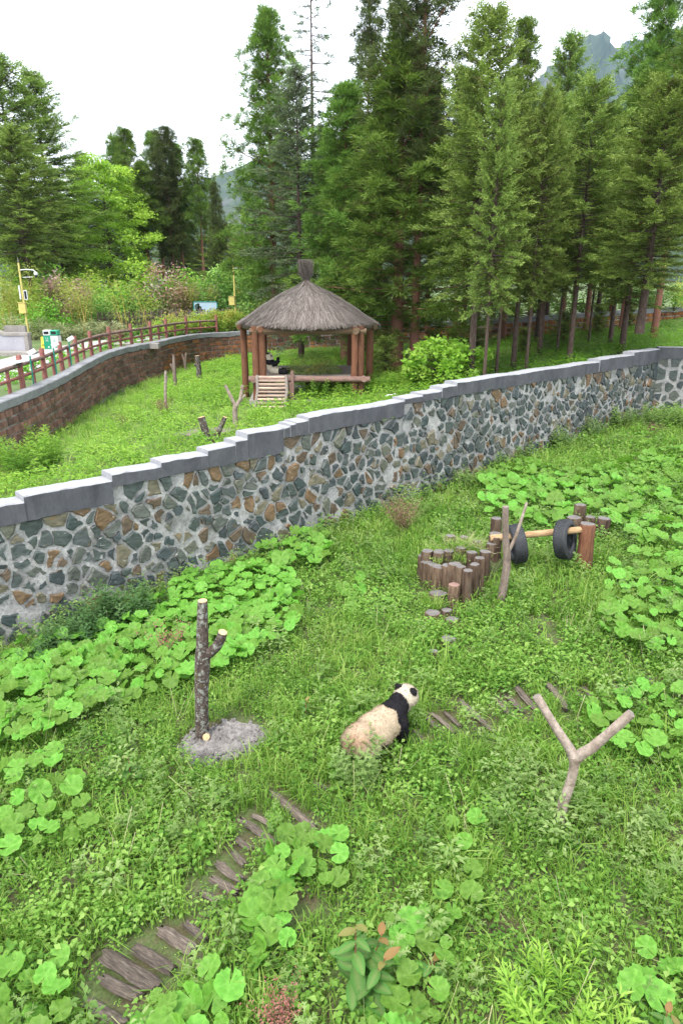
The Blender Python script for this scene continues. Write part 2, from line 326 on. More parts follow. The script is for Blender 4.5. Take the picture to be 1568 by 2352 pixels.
M['sage'] = mk('sage', [(0.132,0.172,0.066), (0.238,0.264,0.119), (0.396,0.409,0.224)], src='tint', grain=0, transl=.3)
M['hedge'] = mk('hedge', [(0.132,0.291,0.0397), (0.225,0.397,0.0529), (0.397,0.437,0.0926), (0.397,0.265,0.0794)], src='tint', grain=0, transl=.4)
M['mountain'] = mk('mountain', [(0.0112,0.0252,0.0101), (0.0196,0.0364,0.014), (0.028,0.0448,0.0196), (0.0728,0.07,0.0728)], scale=.012, bump=0, grain=.4, gscale=.06, world=True, stretch=(1,1,.6))

# ------------------------------------------------------------------ ground sheets
def grid_mesh(name, X, Y, Z, mat):
    a, b = X.shape; V = np.stack([X, Y, Z], -1).reshape(-1, 3)
    i = np.arange(a*b).reshape(a, b)
    Fq = np.stack([i[:-1, :-1], i[1:, :-1], i[1:, 1:], i[:-1, 1:]], -1).reshape(-1, 4)
    return npmesh(name, V, Fq, mat, smooth=True)
S_, N_ = np.meshgrid(np.linspace(-14, 42, 130), np.r_[np.linspace(-.2, 16, 70), 22, 40, 80], indexing='ij')
GX = WA[0]+WE[0]*S_+WN[0]*N_; GY = WA[1]+WE[1]*S_+WN[1]*N_
tag(put('ground', grid_mesh('ground', GX, GY, zn(GX, GY), M['soil'])), kind='structure')
near_pts = np.array([wpt(s, -.3, 0)[:2] for s in np.linspace(33, -10, 90)])
bound = np.concatenate([CAPL[:, :2]+(CAPL[:, :2]-CEN)/np.linalg.norm(CAPL[:, :2]-CEN, axis=1)[:, None]*.15, near_pts, CAPL[:1, :2]])
T_, I_ = np.meshgrid(np.linspace(.01, 1, 36), np.arange(len(bound)), indexing='ij')
GX = CEN[0]+(bound[I_, 0]-CEN[0])*T_; GY = CEN[1]+(bound[I_, 1]-CEN[1])*T_
tag(put('enclosure_ground', grid_mesh('enclosure_ground', GX[:, ::-1], GY[:, ::-1], zf(GX, GY)[:, ::-1], M['far_soil'])), kind='structure')
def outward(k):      # ring k metres outside the red wall
    d = CAPL[:, :2]-CEN; d /= np.linalg.norm(d, axis=1)[:, None]; return CAPL[:, :2]+d*k
rings = [.2, .6, 1.2, 2.5, 4, 7, 11, 16, 25, 40, 70, 120, 220, 400, 900, 2000, 3600]
GX = np.array([outward(k)[:, 0] for k in rings]); GY = np.array([outward(k)[:, 1] for k in rings])
GZ = zo(GX, GY)+np.clip((np.array(rings)[:, None]-60)*.004, 0, 3)
tag(put('terrace_ground', grid_mesh('terrace_ground', GX, GY, GZ, M['terrace'])), kind='structure')
# paved walkway on the terrace (a sheet 4 cm proud of the grass), runs along the red wall then away to the bins
GXp = np.array([outward(k)[:130, 0] for k in np.linspace(2.2, 5.4, 8)]); GYp = np.array([outward(k)[:130, 1] for k in np.linspace(2.2, 5.4, 8)])
tag(put('walkway', grid_mesh('walkway', GXp, GYp, zo(GXp, GYp)+.05, M['paving'])), kind='structure')

# ------------------------------------------------------------------ stone wall with stepped coping
STEPS = [(-9, .88, 2.355), (.88, 2.69, 2.45), (2.69, 3.85, 2.555), (3.85, 5.05, 2.63), (5.05, 5.83, 2.72), (5.83, 6.18, 2.82), (6.18, 7.3, 2.945), (7.3, 7.5, 2.945),
         (7.5, 7.69, 3.0), (7.69, 8.1, 3.045), (8.1, 11.76, 3.12), (11.76, 12.55, 3.2), (12.55, 13.44, 3.27), (13.44, 14.15, 3.36),
         (14.15, 23.08, 3.455), (23.08, 26., 3.54), (26., 28.47, 3.64)]
def capbot(s): return 1.94 if s < 2.69 else 2.29 if s < 7.3 else 2.67 if s < 11.76 else 3.03
def zbase(s): return float(zn(*wpt(s, .1, 0)[:2]))
stone_wall = empty('stone_wall', wpt(0, -.2, -.6), 'grey mortared rubble stone wall with stepped concrete coping between the two enclosures', 'wall')
# mortar body: lumpy front, flat back
ss = np.unique(np.r_[np.linspace(-9, 28.45, 190), 2.6899, 2.6901, 7.2999, 7.3001, 11.7599, 11.7601])
zz = np.linspace(0, 1, 17)
V = []; 
for s in ss:
    cb = capbot(s)
    for q in zz:
        z = -1.3+(cb+1.3)*q
        V.append(wpt(s, .022*wave(s*3, z*3)+.01*rs.randn(), z))
nf = len(ss)*len(zz); V = np.array(V); i = np.arange(nf).reshape(len(ss), len(zz))
Fq = np.stack([i[:-1, :-1], i[1:, :-1], i[1:, 1:], i[:-1, 1:]], -1).reshape(-1, 4)
bk = np.array([wpt(s, -.42, z) for s in (-9, 28.45) for z in (-1.3, 1.9)])
Fb = np.array([[nf, nf+1, nf+3, nf+2]])
put('mortar', npmesh('mortar', np.r_[V, bk], np.r_[Fq, Fb], M['mortar'], smooth=False), stone_wall)
for (s0, s1, zt) in STEPS:
    g = G(); n = max(2, int((s1-s0)/.16)); sv = np.linspace(s0+.004, s1-.004, n+1)
    nv = [.06, .06, .05, .0, -.2, -.44, -.46, -.46]
    top = [None]*8; V = []
    ph = rs.uniform(0, 9)
    for s in sv:
        cb = capbot((s0+s1)/2)
        dz = .012*math.sin(s*2.3+ph)+.005*rs.randn(); dn = .008*rs.randn()
        for nn, z in ((.06+dn, cb+.015*rs.randn()), (.06+dn, (cb+zt)/2), (.06+dn, zt-.025+dz), (.035, zt+dz), (-.2, zt+dz+.005), (-.43, zt+dz), (-.46, zt-.025), (-.46, zt-.35)):
            V.append(wpt(s, nn, z))
    Fc = [(a*8+b, (a+1)*8+b, (a+1)*8+b+1, a*8+b+1) for a in range(n) for b in range(7)]
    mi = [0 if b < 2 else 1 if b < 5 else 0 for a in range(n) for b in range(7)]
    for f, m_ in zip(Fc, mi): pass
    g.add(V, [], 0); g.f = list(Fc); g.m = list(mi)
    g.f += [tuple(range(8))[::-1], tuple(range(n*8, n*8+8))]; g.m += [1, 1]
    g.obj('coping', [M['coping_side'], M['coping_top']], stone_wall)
# rubble stones: Voronoi cells on the wall face
def cells(seeds, asp, rad, lim):
    out = []; S = np.array(seeds); W = np.random.RandomState(3).uniform(-.16, .16, len(S))
    for k, p in enumerate(S):
        poly = [np.array([p[0]+dx, p[1]+dy]) for dx, dy in ((-.5, -.5), (.5, -.5), (.5, .5), (-.5, .5))]
        d = (S-p)*asp; nb = np.argsort((d**2).sum(1))[1:22]
        for j in nb:
            q = S[j]; mid = p+(q-p)*(.5+W[k]-W[j]); nrm = (q-p)*np.array(asp)**2
            new = []
            for a in range(len(poly)):
                A, B = poly[a-1], poly[a]; da, db = (A-mid)@nrm, (B-mid)@nrm
                if (da <= 0) != (db <= 0): new.append(A+(B-A)*(da/(da-db)))
                if db <= 0: new.append(B)
            poly = new
            if len(poly) < 3: break
        out.append(poly if len(poly) >= 3 else None)
    return out
seeds = []
s = -1.6
while s < 28.3:
    k = np.interp(s, [0, 5, 9], [0, .5, 1]); ds = .37*(1-k)+.26*k; dz = .29*(1-k)+.4*k
    z = zbase(s)-.25+rs.uniform(0, .3)
    while z < capbot(s)-.07:
        seeds.append((s+rs.uniform(-.42, .42)*ds, z+rs.uniform(-.3, .3)*dz)); z += dz*rs.uniform(.5, 1.5)
    s += ds*.86
polys = cells(seeds, (1, 1), 1, None); stones = []
for p, poly in zip(seeds, polys):
    if poly is None or rs.rand() < .07: continue
    Q = np.array(poly); c = Q.mean(0); 
    cb = capbot(c[0])
    L_ = np.linalg.norm(np.roll(Q, -1, 0)-Q, axis=1)
    pts = []
    for a in range(len(Q)):
        if L_[a] < .03: continue
        pts.append(Q[a]*.97+.015*(Q[a-1]+Q[(a+1) % len(Q)]))
        if L_[a] > .16: pts.append((Q[a]+Q[(a+1) % len(Q)])/2+rs.randn(2)*.022)
    if len(pts) < 4: continue
    Q = np.array(pts); c = Q.mean(0); r = np.linalg.norm(Q-c, axis=1)[:, None]
    gap = rs.uniform(.012, .055); Q = c+(Q-c)*np.clip((r-gap)/r, .45, 1)*rs.uniform(.86, 1.04)+rs.randn(*Q.shape)*.014
    Q[:, 1] = np.minimum(Q[:, 1], cb-.02)
    area = .5*abs(np.dot(Q[:, 0], np.roll(Q[:, 1], 1))-np.dot(Q[:, 1], np.roll(Q[:, 0], 1)))
    if area < .006: continue
    k = len(Q); pr = rs.uniform(.005, .06); tl = rs.uniform(-.08, .08, 2)
    V = [wpt(q[0], -.03, q[1]) for q in Q]+[wpt(q[0], pr*.75, q[1]) for q in c+(Q-c)*.97]
    V += [wpt(q[0], pr+.008+(q-c)@tl+.004*rs.randn(), q[1]) for q in c+(Q-c)*.84]
    Fc = [(a, (a+1) % k, k+(a+1) % k, k+a) for a in range(k)]+[(k+a, k+(a+1) % k, 2*k+(a+1) % k, 2*k+a) for a in range(k)]+[tuple(range(2*k, 3*k))]
    dep = CAMZ**2+wpt(c[0], 0, 0)[0]**2+wpt(c[0], 0, 0)[1]**2
    vis = 1 if c[1] > zbase(c[0])+.1 and c[0] > .1 else .02
    stones.append((area/dep*vis, V, Fc))
stones.sort(key=lambda t: -t[0])
for a, V, Fc in stones[:300]: G().add(V, Fc).obj('stone', M['stone'], stone_wall)
g = G()
for a, V, Fc in stones[300:]: g.add(V, Fc)
if len(stones) > 300: tag(g.obj('small_stones', M['stone_small'], stone_wall), kind='stuff')
# return wall at the far corner
c0 = np.array(wpt(28.47, 0, 0)[:2]); e2 = np.array([.985, -.17]); n2 = np.array([-.17, -.985])
def w2(s, n, z): return (c0[0]+e2[0]*s+n2[0]*n, c0[1]+e2[1]*s+n2[1]*n, z)
rw = empty('return_wall', w2(0, -.2, .6), 'short rubble stone wall turning away at the end of the stepped wall', 'wall')
g = G(); g.add([w2(s, n, z) for s in (-.05, 9) for n in (0, -.42) for z in (-.8, 3.2)], [(0,1,5,4), (2,6,7,3), (1,3,7,5), (0,2,3,1), (4,5,7,6)]); g.obj('mortar', M['mortar'], rw)
g = G(); V = [w2(s, n, z) for s in (-.03, 9) for n, z in ((.06, 3.2), (.06, 3.7), (-.46, 3.7), (-.46, 3.2))]
g.add(V, [(0,4,5,1), (2,6,7,3), (3,2,1,0), (4,7,6,5), (0,3,7,4)]); g.add(V, [(1,5,6,2)], 1); g.obj('coping', [M['coping_side'], M['coping_top']], rw)
sd = [(s+rs.uniform(-.22, .22), z+rs.uniform(-.18, .18)) for s in np.arange(.2, 4, .48) for z in np.arange(.4, 3.1, .4)]
for poly in cells(sd, (1, 1), 1, None):
    if poly is None: continue
    Q = np.array(poly); c = Q.mean(0); Q = c+(Q-c)*rs.uniform(.7, .82); Q[:, 0] = np.maximum(Q[:, 0], .03); k = len(Q)
    V = [w2(q[0], -.02, q[1]) for q in Q]+[w2(q[0], .03, q[1]) for q in c+(Q-c)*.93]
    G().add(V, [(a, (a+1) % k, k+(a+1) % k, k+a) for a in range(k)]+[tuple(range(k, 2*k))]).obj('stone', M['stone'], rw)

# ------------------------------------------------------------------ red sandstone block wall round the second enclosure
red_wall = empty('block_wall', CAPL[40], 'curved retaining wall of mossy red sandstone blocks under a pale concrete coping', 'wall')
d = CAPL[:, :2]-CEN; d /= np.linalg.norm(d, axis=1)[:, None]
tan = np.gradient(CAPL[:, :2], axis=0); tan /= np.linalg.norm(tan, axis=1)[:, None]
nrm = np.stack([tan[:, 1], -tan[:, 0]], 1); nrm *= np.sign((nrm*(-d)).sum(1))[:, None]      # towards the enclosure
arc = np.r_[0, np.cumsum(np.linalg.norm(np.diff(CAPL[:, :2], axis=0), axis=1))]
def rw_pt(a, n, z):
    x = np.interp(a, arc, CAPL[:, 0]); y = np.interp(a, arc, CAPL[:, 1])
    return (x+np.interp(a, arc, nrm[:, 0])*n, y+np.interp(a, arc, nrm[:, 1])*n, z)
def rw_z(a): return float(np.interp(a, arc, CAPL[:, 2]))
CT = .3
g = G(); V = []
for a in arc: z = rw_z(a); V += [rw_pt(a, -.07, z-CT+.01), rw_pt(a, -.07, z-3.2), rw_pt(a, -.5, z-CT+.01)]
g.add(V, [q for k in range(len(arc)-1) for q in ((k*3, k*3+3, k*3+4, k*3+1), (k*3, k*3+2, k*3+5, k*3+3))]); g.obj('joint_bed', M['brick_joint'], red_wall)
nseg = 24; sa = np.linspace(0, arc[-1], nseg+1)
for k in range(nseg):
    g = G(); V = []; aa = np.linspace(sa[k]+.006, sa[k+1]-.006, 9)
    for a in aa:
        z = rw_z(a)+.01*rs.randn()
        V += [rw_pt(a, n, z+h) for n, h in ((0, -CT+.02*rs.randn()), (.0, -.03), (-.03, 0), (-.5, 0), (-.53, -.03), (-.53, -CT))]
    g.add(V, [(i*6+j, (i+1)*6+j, (i+1)*6+j+1, i*6+j+1) for i in range(8) for j in range(5)]+[tuple(range(6))[::-1], tuple(range(48, 54))])
    g.obj('coping', M['far_coping'], red_wall)
blocks = []
for row in range(6):
    a = rs.uniform(0, .4)
    while a < arc[-1]-.6:
        L = rs.uniform(.28, .68); h = .31
        zt = rw_z(a+L/2)-CT-.01-row*h; mid = rw_pt(a+L/2, 0, 0)
        if zt-h*.3 > zf(mid[0], mid[1])-.25:
            blocks.append((a, L, zt, h, mid))
        a += L+.008
arc_bins = arc
blocks.sort(key=lambda b: b[4][0]**2+b[4][1]**2+(1e5 if b[4][0] < -.62*b[4][1]-.5 or abs(b[4][0]) > .6*b[4][1] else 0)+(900 if -4 < b[4][0] < 30 else 0))
gs, gr = G(), G()
for k, (a, L, zt, h, mid) in enumerate(blocks):
    pr = rs.uniform(.0, .05)-.045; j = .024; q = lambda u, n, z: rw_pt(a+u, n, zt+z)
    c = lambda: rs.uniform(-.012, .012)
    V = [q(j+c(), -.09, -j+c()), q(L-j+c(), -.09, -j+c()), q(L-j+c(), -.09, -h+j+c()), q(j+c(), -.09, -h+j+c())]
    V += [q(u, pr+c()*.5, z) for u, z in ((j+.025+c(), -j-.025+c()), (L-j-.025+c(), -j-.025+c()), (L-j-.025+c(), -h+j+.025+c()), (j+.025+c(), -h+j+.025+c()))]
    Fc = [(0, 1, 5, 4), (1, 2, 6, 5), (2, 3, 7, 6), (3, 0, 4, 7), (4, 5, 6, 7)]
    if k < 300: G().add(V, Fc).obj('block', M['brick'], red_wall)
    else: (gr if mid[0] > 6 else gs).add(V, Fc)
tag(gs.obj('distant_blocks', M['brick_far'], red_wall), kind='stuff')
tag(gr.obj('rust_stained_blocks', M['rusty_wall'], red_wall), kind='stuff')

# ------------------------------------------------------------------ vegetation templates and scattering
def rotz(y): 
    c, s_, o, z = np.cos(y), np.sin(y), np.ones_like(y), np.zeros_like(y)
    return np.stack([np.stack([c, -s_, z], -1), np.stack([s_, c, z], -1), np.stack([z, z, o], -1)], -2)
def tiltm(az, t):
    k = np.stack([-np.sin(az), np.cos(az), np.zeros_like(az)], -1); c, s_ = np.cos(t), np.sin(t)
    K = np.zeros((len(az), 3, 3)); K[:, 0, 2] = k[:, 1]; K[:, 1, 2] = -k[:, 0]; K[:, 2, 0] = -k[:, 1]; K[:, 2, 1] = k[:, 0]
    return np.eye(3)+s_[:, None, None]*K+(1-c)[:, None, None]*(K@K)
def frame(D, roll=None):
    D = D/np.linalg.norm(D, axis=1)[:, None]; up = np.tile([0, 0, 1.], (len(D), 1)); up[np.abs(D[:, 2]) > .97] = [1, 0, 0]
    y = np.cross(up, D); y /= np.linalg.norm(y, axis=1)[:, None]; z = np.cross(D, y)
    if roll is not None:
        c, s_ = np.cos(roll)[:, None], np.sin(roll)[:, None]; y, z = y*c+z*s_, z*c-y*s_
    return np.stack([D, y, z], -1)
def scatter(tmpls, Mx, T, tint, rng=rs):
    Vs, Fs, Ts = [], [], []; o = 0; pick = rng.randint(0, len(tmpls), len(T))
    for k, (tv, tf, tt) in enumerate(tmpls):
        i = np.where(pick == k)[0]
        if not len(i): continue
        v = np.einsum('nij,vj->nvi', Mx[i], tv)+T[i][:, None]
        f = tf[None]+(np.arange(len(i))*len(tv))[:, None, None]+o
        Vs.append(v.reshape(-1, 3)); Fs.append(f.reshape(-1, 3)); Ts.append(np.clip(tint[i][:, None]+tt[None], 0, 1).ravel()); o += len(i)*len(tv)
    return np.concatenate(Vs), np.concatenate(Fs), np.concatenate(Ts)
def grass_t(nb, h, spread, lean, w0):
    V, Fc, t = [], [], []
    for _ in range(nb):
        a = rs.uniform(0, 6.28); b = rs.uniform(0, 6.28); hh = h*rs.uniform(.55, 1.15); le = hh*lean*rs.uniform(.2, 1.15); p = spread*math.sqrt(rs.rand())
        base = np.array([p*math.cos(b), p*math.sin(b), 0]); dr = np.array([math.cos(a), math.sin(a), 0]); sd = np.array([-dr[1], dr[0], 0])*w0*rs.uniform(.6, 1.3)
        z1, z2 = hh*.62, hh*(1-.28*lean)
        o = len(V); p1 = base+dr*le*.3+[0, 0, z1]; p2 = base+dr*le+[0, 0, max(z2, .03)]
        V += [base-sd, base+sd, p1-sd*.85, p1+sd*.85, p2]; Fc += [(o, o+1, o+3), (o, o+3, o+2), (o+2, o+3, o+4)]; t += [rs.uniform(-.3, .3)]*5
    return np.array(V), np.array(Fc), np.array(t)
def leaf_tri(V, Fc, t, p, d, L, w, tv, fold=.25):
    d = d/np.linalg.norm(d); y = np.cross([0, 0, 1.], d); n_ = np.linalg.norm(y); y = y/n_ if n_ > 1e-3 else np.array([1., 0, 0]); z = np.cross(d, y)
    o = len(V); m = p+d*L*.45
    V += [p, m+y*w/2+z*w*fold, p+d*L-z*L*.12, m-y*w/2+z*w*fold]; Fc += [(o, o+1, o+2), (o, o+2, o+3)]; t += [tv]*4
def herb_t(n, h, L, w, spread):
    V, Fc, t = [], [], []
    for k in range(n):
        a = k*2.4+rs.uniform(-.4, .4); hh = h*rs.uniform(.25, 1); r = spread*rs.rand()
        leaf_tri(V, Fc, t, np.array([r*math.cos(a), r*math.sin(a), hh]), np.array([math.cos(a), math.sin(a), rs.uniform(-.35, .35)]), L*rs.uniform(.6, 1.2), w*rs.uniform(.7, 1.2), rs.uniform(-.3, .3)+.25*(hh/h-.5))
    return np.array(V), np.array(Fc), np.array(t)
def mug_t(h, n):
    V, Fc, t = [], [], []; sx, sy = rs.uniform(-.12, .12, 2)
    for k in range(n):
        q = .15+.85*k/n; a = k*2.4; p = np.array([sx*q*h, sy*q*h, h*q]); L = h*.24*(1.25-.75*q)
        d = np.array([math.cos(a), math.sin(a), .15+.5*q]); tv = rs.uniform(-.2, .2)+.35*(q-.5)
        leaf_tri(V, Fc, t, p, d, L, L*.2, tv, .1)
        for sgn in (-1, 1):
            for f in (.35, .65):
                b = a+sgn*.75; leaf_tri(V, Fc, t, p+d/np.linalg.norm(d)*L*f, np.array([math.cos(b), math.sin(b), .3]), L*.42, L*.15, tv, .1)
    return np.array(V), np.array(Fc), np.array(t)
def fern_t(n, L):
    V, Fc, t = [], [], []
    for k in range(n):
        a = 6.28*k/n+rs.uniform(-.3, .3)
        for j in range(9):
            q = (j+1)/9; r = L*.75*q; z = L*(.85*q-.55*q*q)
            for sg in (-1, 1):
                b = a+sg*1.25; leaf_tri(V, Fc, t, np.array([r*math.cos(a), r*math.sin(a), z]), np.array([math.cos(b), math.sin(b), -.1]), L*.3*(1.1-q), L*.075, rs.uniform(-.2, .2), .05)
    return np.array(V), np.array(Fc), np.array(t)
def noisef(x, y, k): return wave(x*k+3.1, y*k-1.7)*.6+wave(y*k*2.3+.5, x*k*2.1+4)*.4
# where nothing tall grows: log path, cement, worn soil
PA = lambda zx, zy: (zx*.5002, 1607.6+zy*.5002)
PB = lambda zx, zy: (784.3+zx*.4998, 1492.8+zy*.4998)
LOGS = [(PA(*a), PA(*b), w_) for a, b, w_ in [((1250,440),(1440,600),50), ((1165,545),(1270,610),36), ((1105,565),(1260,680),44), ((1085,650),(1160,700),34), ((1070,715),(1120,770),34),
        ((1005,765),(1110,840),50), ((975,840),(1085,900),44), ((920,905),(1000,945),40), ((850,1040),(940,1115),46), ((740,1075),(885,1170),62), ((615,1150),(795,1255),62),
        ((480,1185),(720,1335),75), ((475,1295),(640,1375),56), ((415,1405),(575,1500),70), ((1440,400),(1510,430),36)]]
LOGS += [(PB(*a), PB(*b), w_) for a, b, w_ in [((330,385),(370,435),24), ((385,320),(430,370),24), ((412,305),(515,390),30), ((475,300),(545,365),26), ((550,250),(700,388),36), ((705,238),(775,310),30), ((760,225),(832,298),32),
        ((805,185),(895,290),36), ((945,170),(1030,285),34), ((1075,200),(1115,245),24), ((1108,185),(1155,245),26), ((1245,170),(1295,208),24), ((1395,140),(1445,192),28)]]
logw = []
for a, b, w_ in LOGS:
    p, q = atg(*a), atg(*b); logw.append((p, q, w_*.5/F_*np.linalg.norm(p-[0, 0, CAMZ])*.4))
logc = np.array([(p[:2]+q[:2])/2 for p, q, r in logw])
CEMC = atg(510, 1705)[:2]
bare = [(CEMC, .62)]+[(np.array(atg((1600+a*.3189)*.5741, (1950+b*.3189)*.5741)[:2]), r) for a, b, r in [(475, 1430, .22), (400, 1680, .2), (650, 1770, .2), (600, 2020, .2), (590, 1640, .18), (420, 2160, .14)]]+[(np.array(atg(x, y)[:2]), r) for x, y, r in [(1255, 1470, .3), (560, 1790, .2), (1235, 1430, .25), (700, 2090, .2)]]
def cover(x, y):      # 0 bare .. 1 lush
    c = np.ones_like(x)
    for k, r in bare:
        dd = np.hypot(x-k[0], y-k[1])/r; c = np.minimum(c, np.clip((dd-.8)*2.2, 0, 1))
    for (p, q, r) in logw:
        ab = (q-p)[:2]; t = np.clip(((x-p[0])*ab[0]+(y-p[1])*ab[1])/(ab@ab), 0, 1); dd = np.hypot(x-p[0]-ab[0]*t, y-p[1]-ab[1]*t)
        c = np.minimum(c, np.clip((dd-r*1.5)/.1, .0, 1))
    return c
def near_samples(n, ymax=34):
    x = rs.uniform(-13, 21, n); y = rs.uniform(3, ymax, n); nn = (x-WA[0])*WN[0]+(y-WA[1])*WN[1]
    ok = (nn > .12) & (np.abs(x) < .58*y+2.2); x, y = x[ok], y[ok]
    keep = rs.rand(len(x)) < np.clip((9.5/np.hypot(x, y))**1.55, .12, 1); return x[keep], y[keep]
def stuff_mesh(name, tm, x, y, fn, sc0, tint, mat, label, tilt=.25, cat=None, zoff=0):
    n = len(x); T = np.stack([x, y, fn(x, y)+zoff], 1); Mx = tiltm(rs.uniform(0, 6.28, n), np.abs(rs.randn(n))*tilt)@rotz(rs.uniform(0, 6.28, n))*np.asarray(sc0)[:, None, None]
    V, Fc, t = scatter(tm, Mx, T, tint); o = put(name, npmesh(name, V, Fc, mat, t)); tag(o, label, cat, kind='stuff'); return o
# grass of the near enclosure
gt = [grass_t(13, .24, .12, .8, .006) for _ in range(6)]+[grass_t(12, .34, .09, 1.1, .0065) for _ in range(3)]
x, y = near_samples(92000); c = cover(x, y); gm = noisef(x, y, .55)
ok = rs.rand(len(x)) < c*np.clip(.72+.55*gm, .12, 1); x, y, gm, c = x[ok], y[ok], gm[ok], c[ok]
far = np.clip(np.hypot(x, y)/14, 1, 1.7)
stuff_mesh('grass', gt, x, y, zn, far*rs.uniform(.6, 1.3, len(x))*(.5+.5*c)*(1+.45*noisef(x, y, .33)), np.clip(.42+.3*noisef(x, y, .9)+.13*rs.randn(len(x)), .05, .95), M['grass'], 'long arching bright green grass covering the enclosure floor', .2, 'grass')
# low broadleaved herbs between the grass
ht = [herb_t(10, .15, .058, .04, .1) for _ in range(5)]+[herb_t(13, .26, .064, .042, .1) for _ in range(4)]
x, y = near_samples(135000); c = cover(x, y); gm = noisef(x, y, .55)
ok = rs.rand(len(x)) < (.25+.75*c)*np.clip(.6-.6*gm, .1, 1)*np.where(c < .05, .03, 1); x, y, c = x[ok], y[ok], c[ok]
far = np.clip(np.hypot(x, y)/13, 1, 2.)
dc = np.hypot(x-CEMC[0], y-CEMC[1]); ok = dc > .55; x, y, c, far = x[ok], y[ok], c[ok], far[ok]
stuff_mesh('ground_cover', ht, x, y, zn, far*rs.uniform(.6, 1.25, len(x))*(.35+.65*c)*(1+.5*noisef(y, x, .4)), np.clip(.45+.35*noisef(x, y, 1.2)+.15*rs.randn(len(x)), .05, .95), M['herb'], 'low leafy herbs growing through the grass', .3, 'herbs')


# taller mixed weeds: along the wall foot, on the far side of the tyre bar and in drifts across the floor
wt = [mug_t(1., 11) for _ in range(5)]+[herb_t(40, .8, .13, .06, .2) for _ in range(3)]
x, y = near_samples(42000); c = cover(x, y); nn = (x-WA[0])*WN[0]+(y-WA[1])*WN[1]; ssn = (x-WA[0])*WE[0]+(y-WA[1])*WE[1]
m_ = np.clip(noisef(x, y, .62)*1.3-.3, 0, 1)*.5+np.where(nn < .9, .22, 0)+np.where((ssn > 10) & (nn < 7), .16, 0)+.012
m_ = m_*np.where((np.hypot(x-.4, y-7.9) < 1.) | (np.hypot(x+1.9, y-8.3) < .9), 0, 1)
ok = rs.rand(len(x)) < c**2*np.clip(m_*2.8+.035, 0, .75); x, y, nn = x[ok], y[ok], nn[ok]
stuff_mesh('tall_weeds', wt, x, y, zn, rs.uniform(.25, .75, len(x))*np.where(nn < 1, 1.3, 1.), np.clip(.5+.4*noisef(x, y, 1.)+.18*rs.randn(len(x)), 0, 1), M['mugwort'], 'taller feathery mugwort and weeds standing in drifts above the grass', .25, 'weeds')
# dry seed stalks and dead straw
def stalk_t():
    V, Fc, t = [], [], []
    for k in range(4):
        a = rs.uniform(0, 6.28); b = np.array([rs.randn()*.16, rs.randn()*.16, 0]); e = b+np.array([math.cos(a), math.sin(a), 0])*rs.uniform(.15, .6)+[0, 0, rs.uniform(.5, 1.)]; s_ = np.array([-math.sin(a), math.cos(a), 0])*.003; o = len(V)
        V += [b-s_, b+s_, e+s_*1.8, e-s_*1.8]; Fc += [(o, o+1, o+2), (o, o+2, o+3)]; t += [rs.uniform(-.2, .2)]*4
    return np.array(V), np.array(Fc), np.array(t)
M['straw'] = mk('straw', [(.2,.24,.08), (.36,.36,.17), (.42,.37,.24)], src='tint', grain=0, transl=.3)
x, y = near_samples(9000); ok = rs.rand(len(x)) < cover(x, y)*np.clip(.18+.5*noisef(x, y, .8), 0, 1); x, y = x[ok], y[ok]
stuff_mesh('straw_grass', [stalk_t() for _ in range(4)], x, y, zn, rs.uniform(.35, .75, len(x)), np.clip(.5+.3*rs.randn(len(x)), 0, 1), M['straw'], 'pale seeding grass stalks sticking up through the sward', .35, 'grass')

# ------------------------------------------------------------------ half-buried logs of the stepping path
path = empty('log_path', atg(700, 1900), kind='structure')
for p, q, r in logw:
    L = np.linalg.norm((q-p)[:2])*1.04; c = (p+q)/2; k = 9; n = 14; prof = rs.uniform(.62, 1.2, n); V = []; bow = rs.uniform(-.03, .03)
    for i in range(k):
        f = i/(k-1)-.5; e = (1 if 0 < i < k-1 else .8)*(1-.25*abs(f)*rs.rand()); wx, wy = c[0]+(q-p)[0]*f, c[1]+(q-p)[1]*f
        for j in range(n):
            th = 2*math.pi*j/n; pj = prof[j]*(1+.07*rs.randn())
            V.append((L*f+(rs.uniform(-.04, .04) if i in (0, k-1) else 0), r*1.05*e*math.cos(th)*pj+bow*(1-4*f*f), float(zn(wx, wy))+.05-c[2]+r*.55*e*math.sin(th)*pj))
    g = G().add(V, [(i*n+j, i*n+(j+1) % n, (i+1)*n+(j+1) % n, (i+1)*n+j) for i in range(k-1) for j in range(n)]+[tuple(range(n))[::-1], tuple(range((k-1)*n, k*n))])
    o = put('log', g.mesh('log', M['path_log']), path, False); o.location = tuple(c-np.array(path.location)); o.rotation_euler = (0, 0, math.atan2((q-p)[1], (q-p)[0])); autosmooth(o, 30)

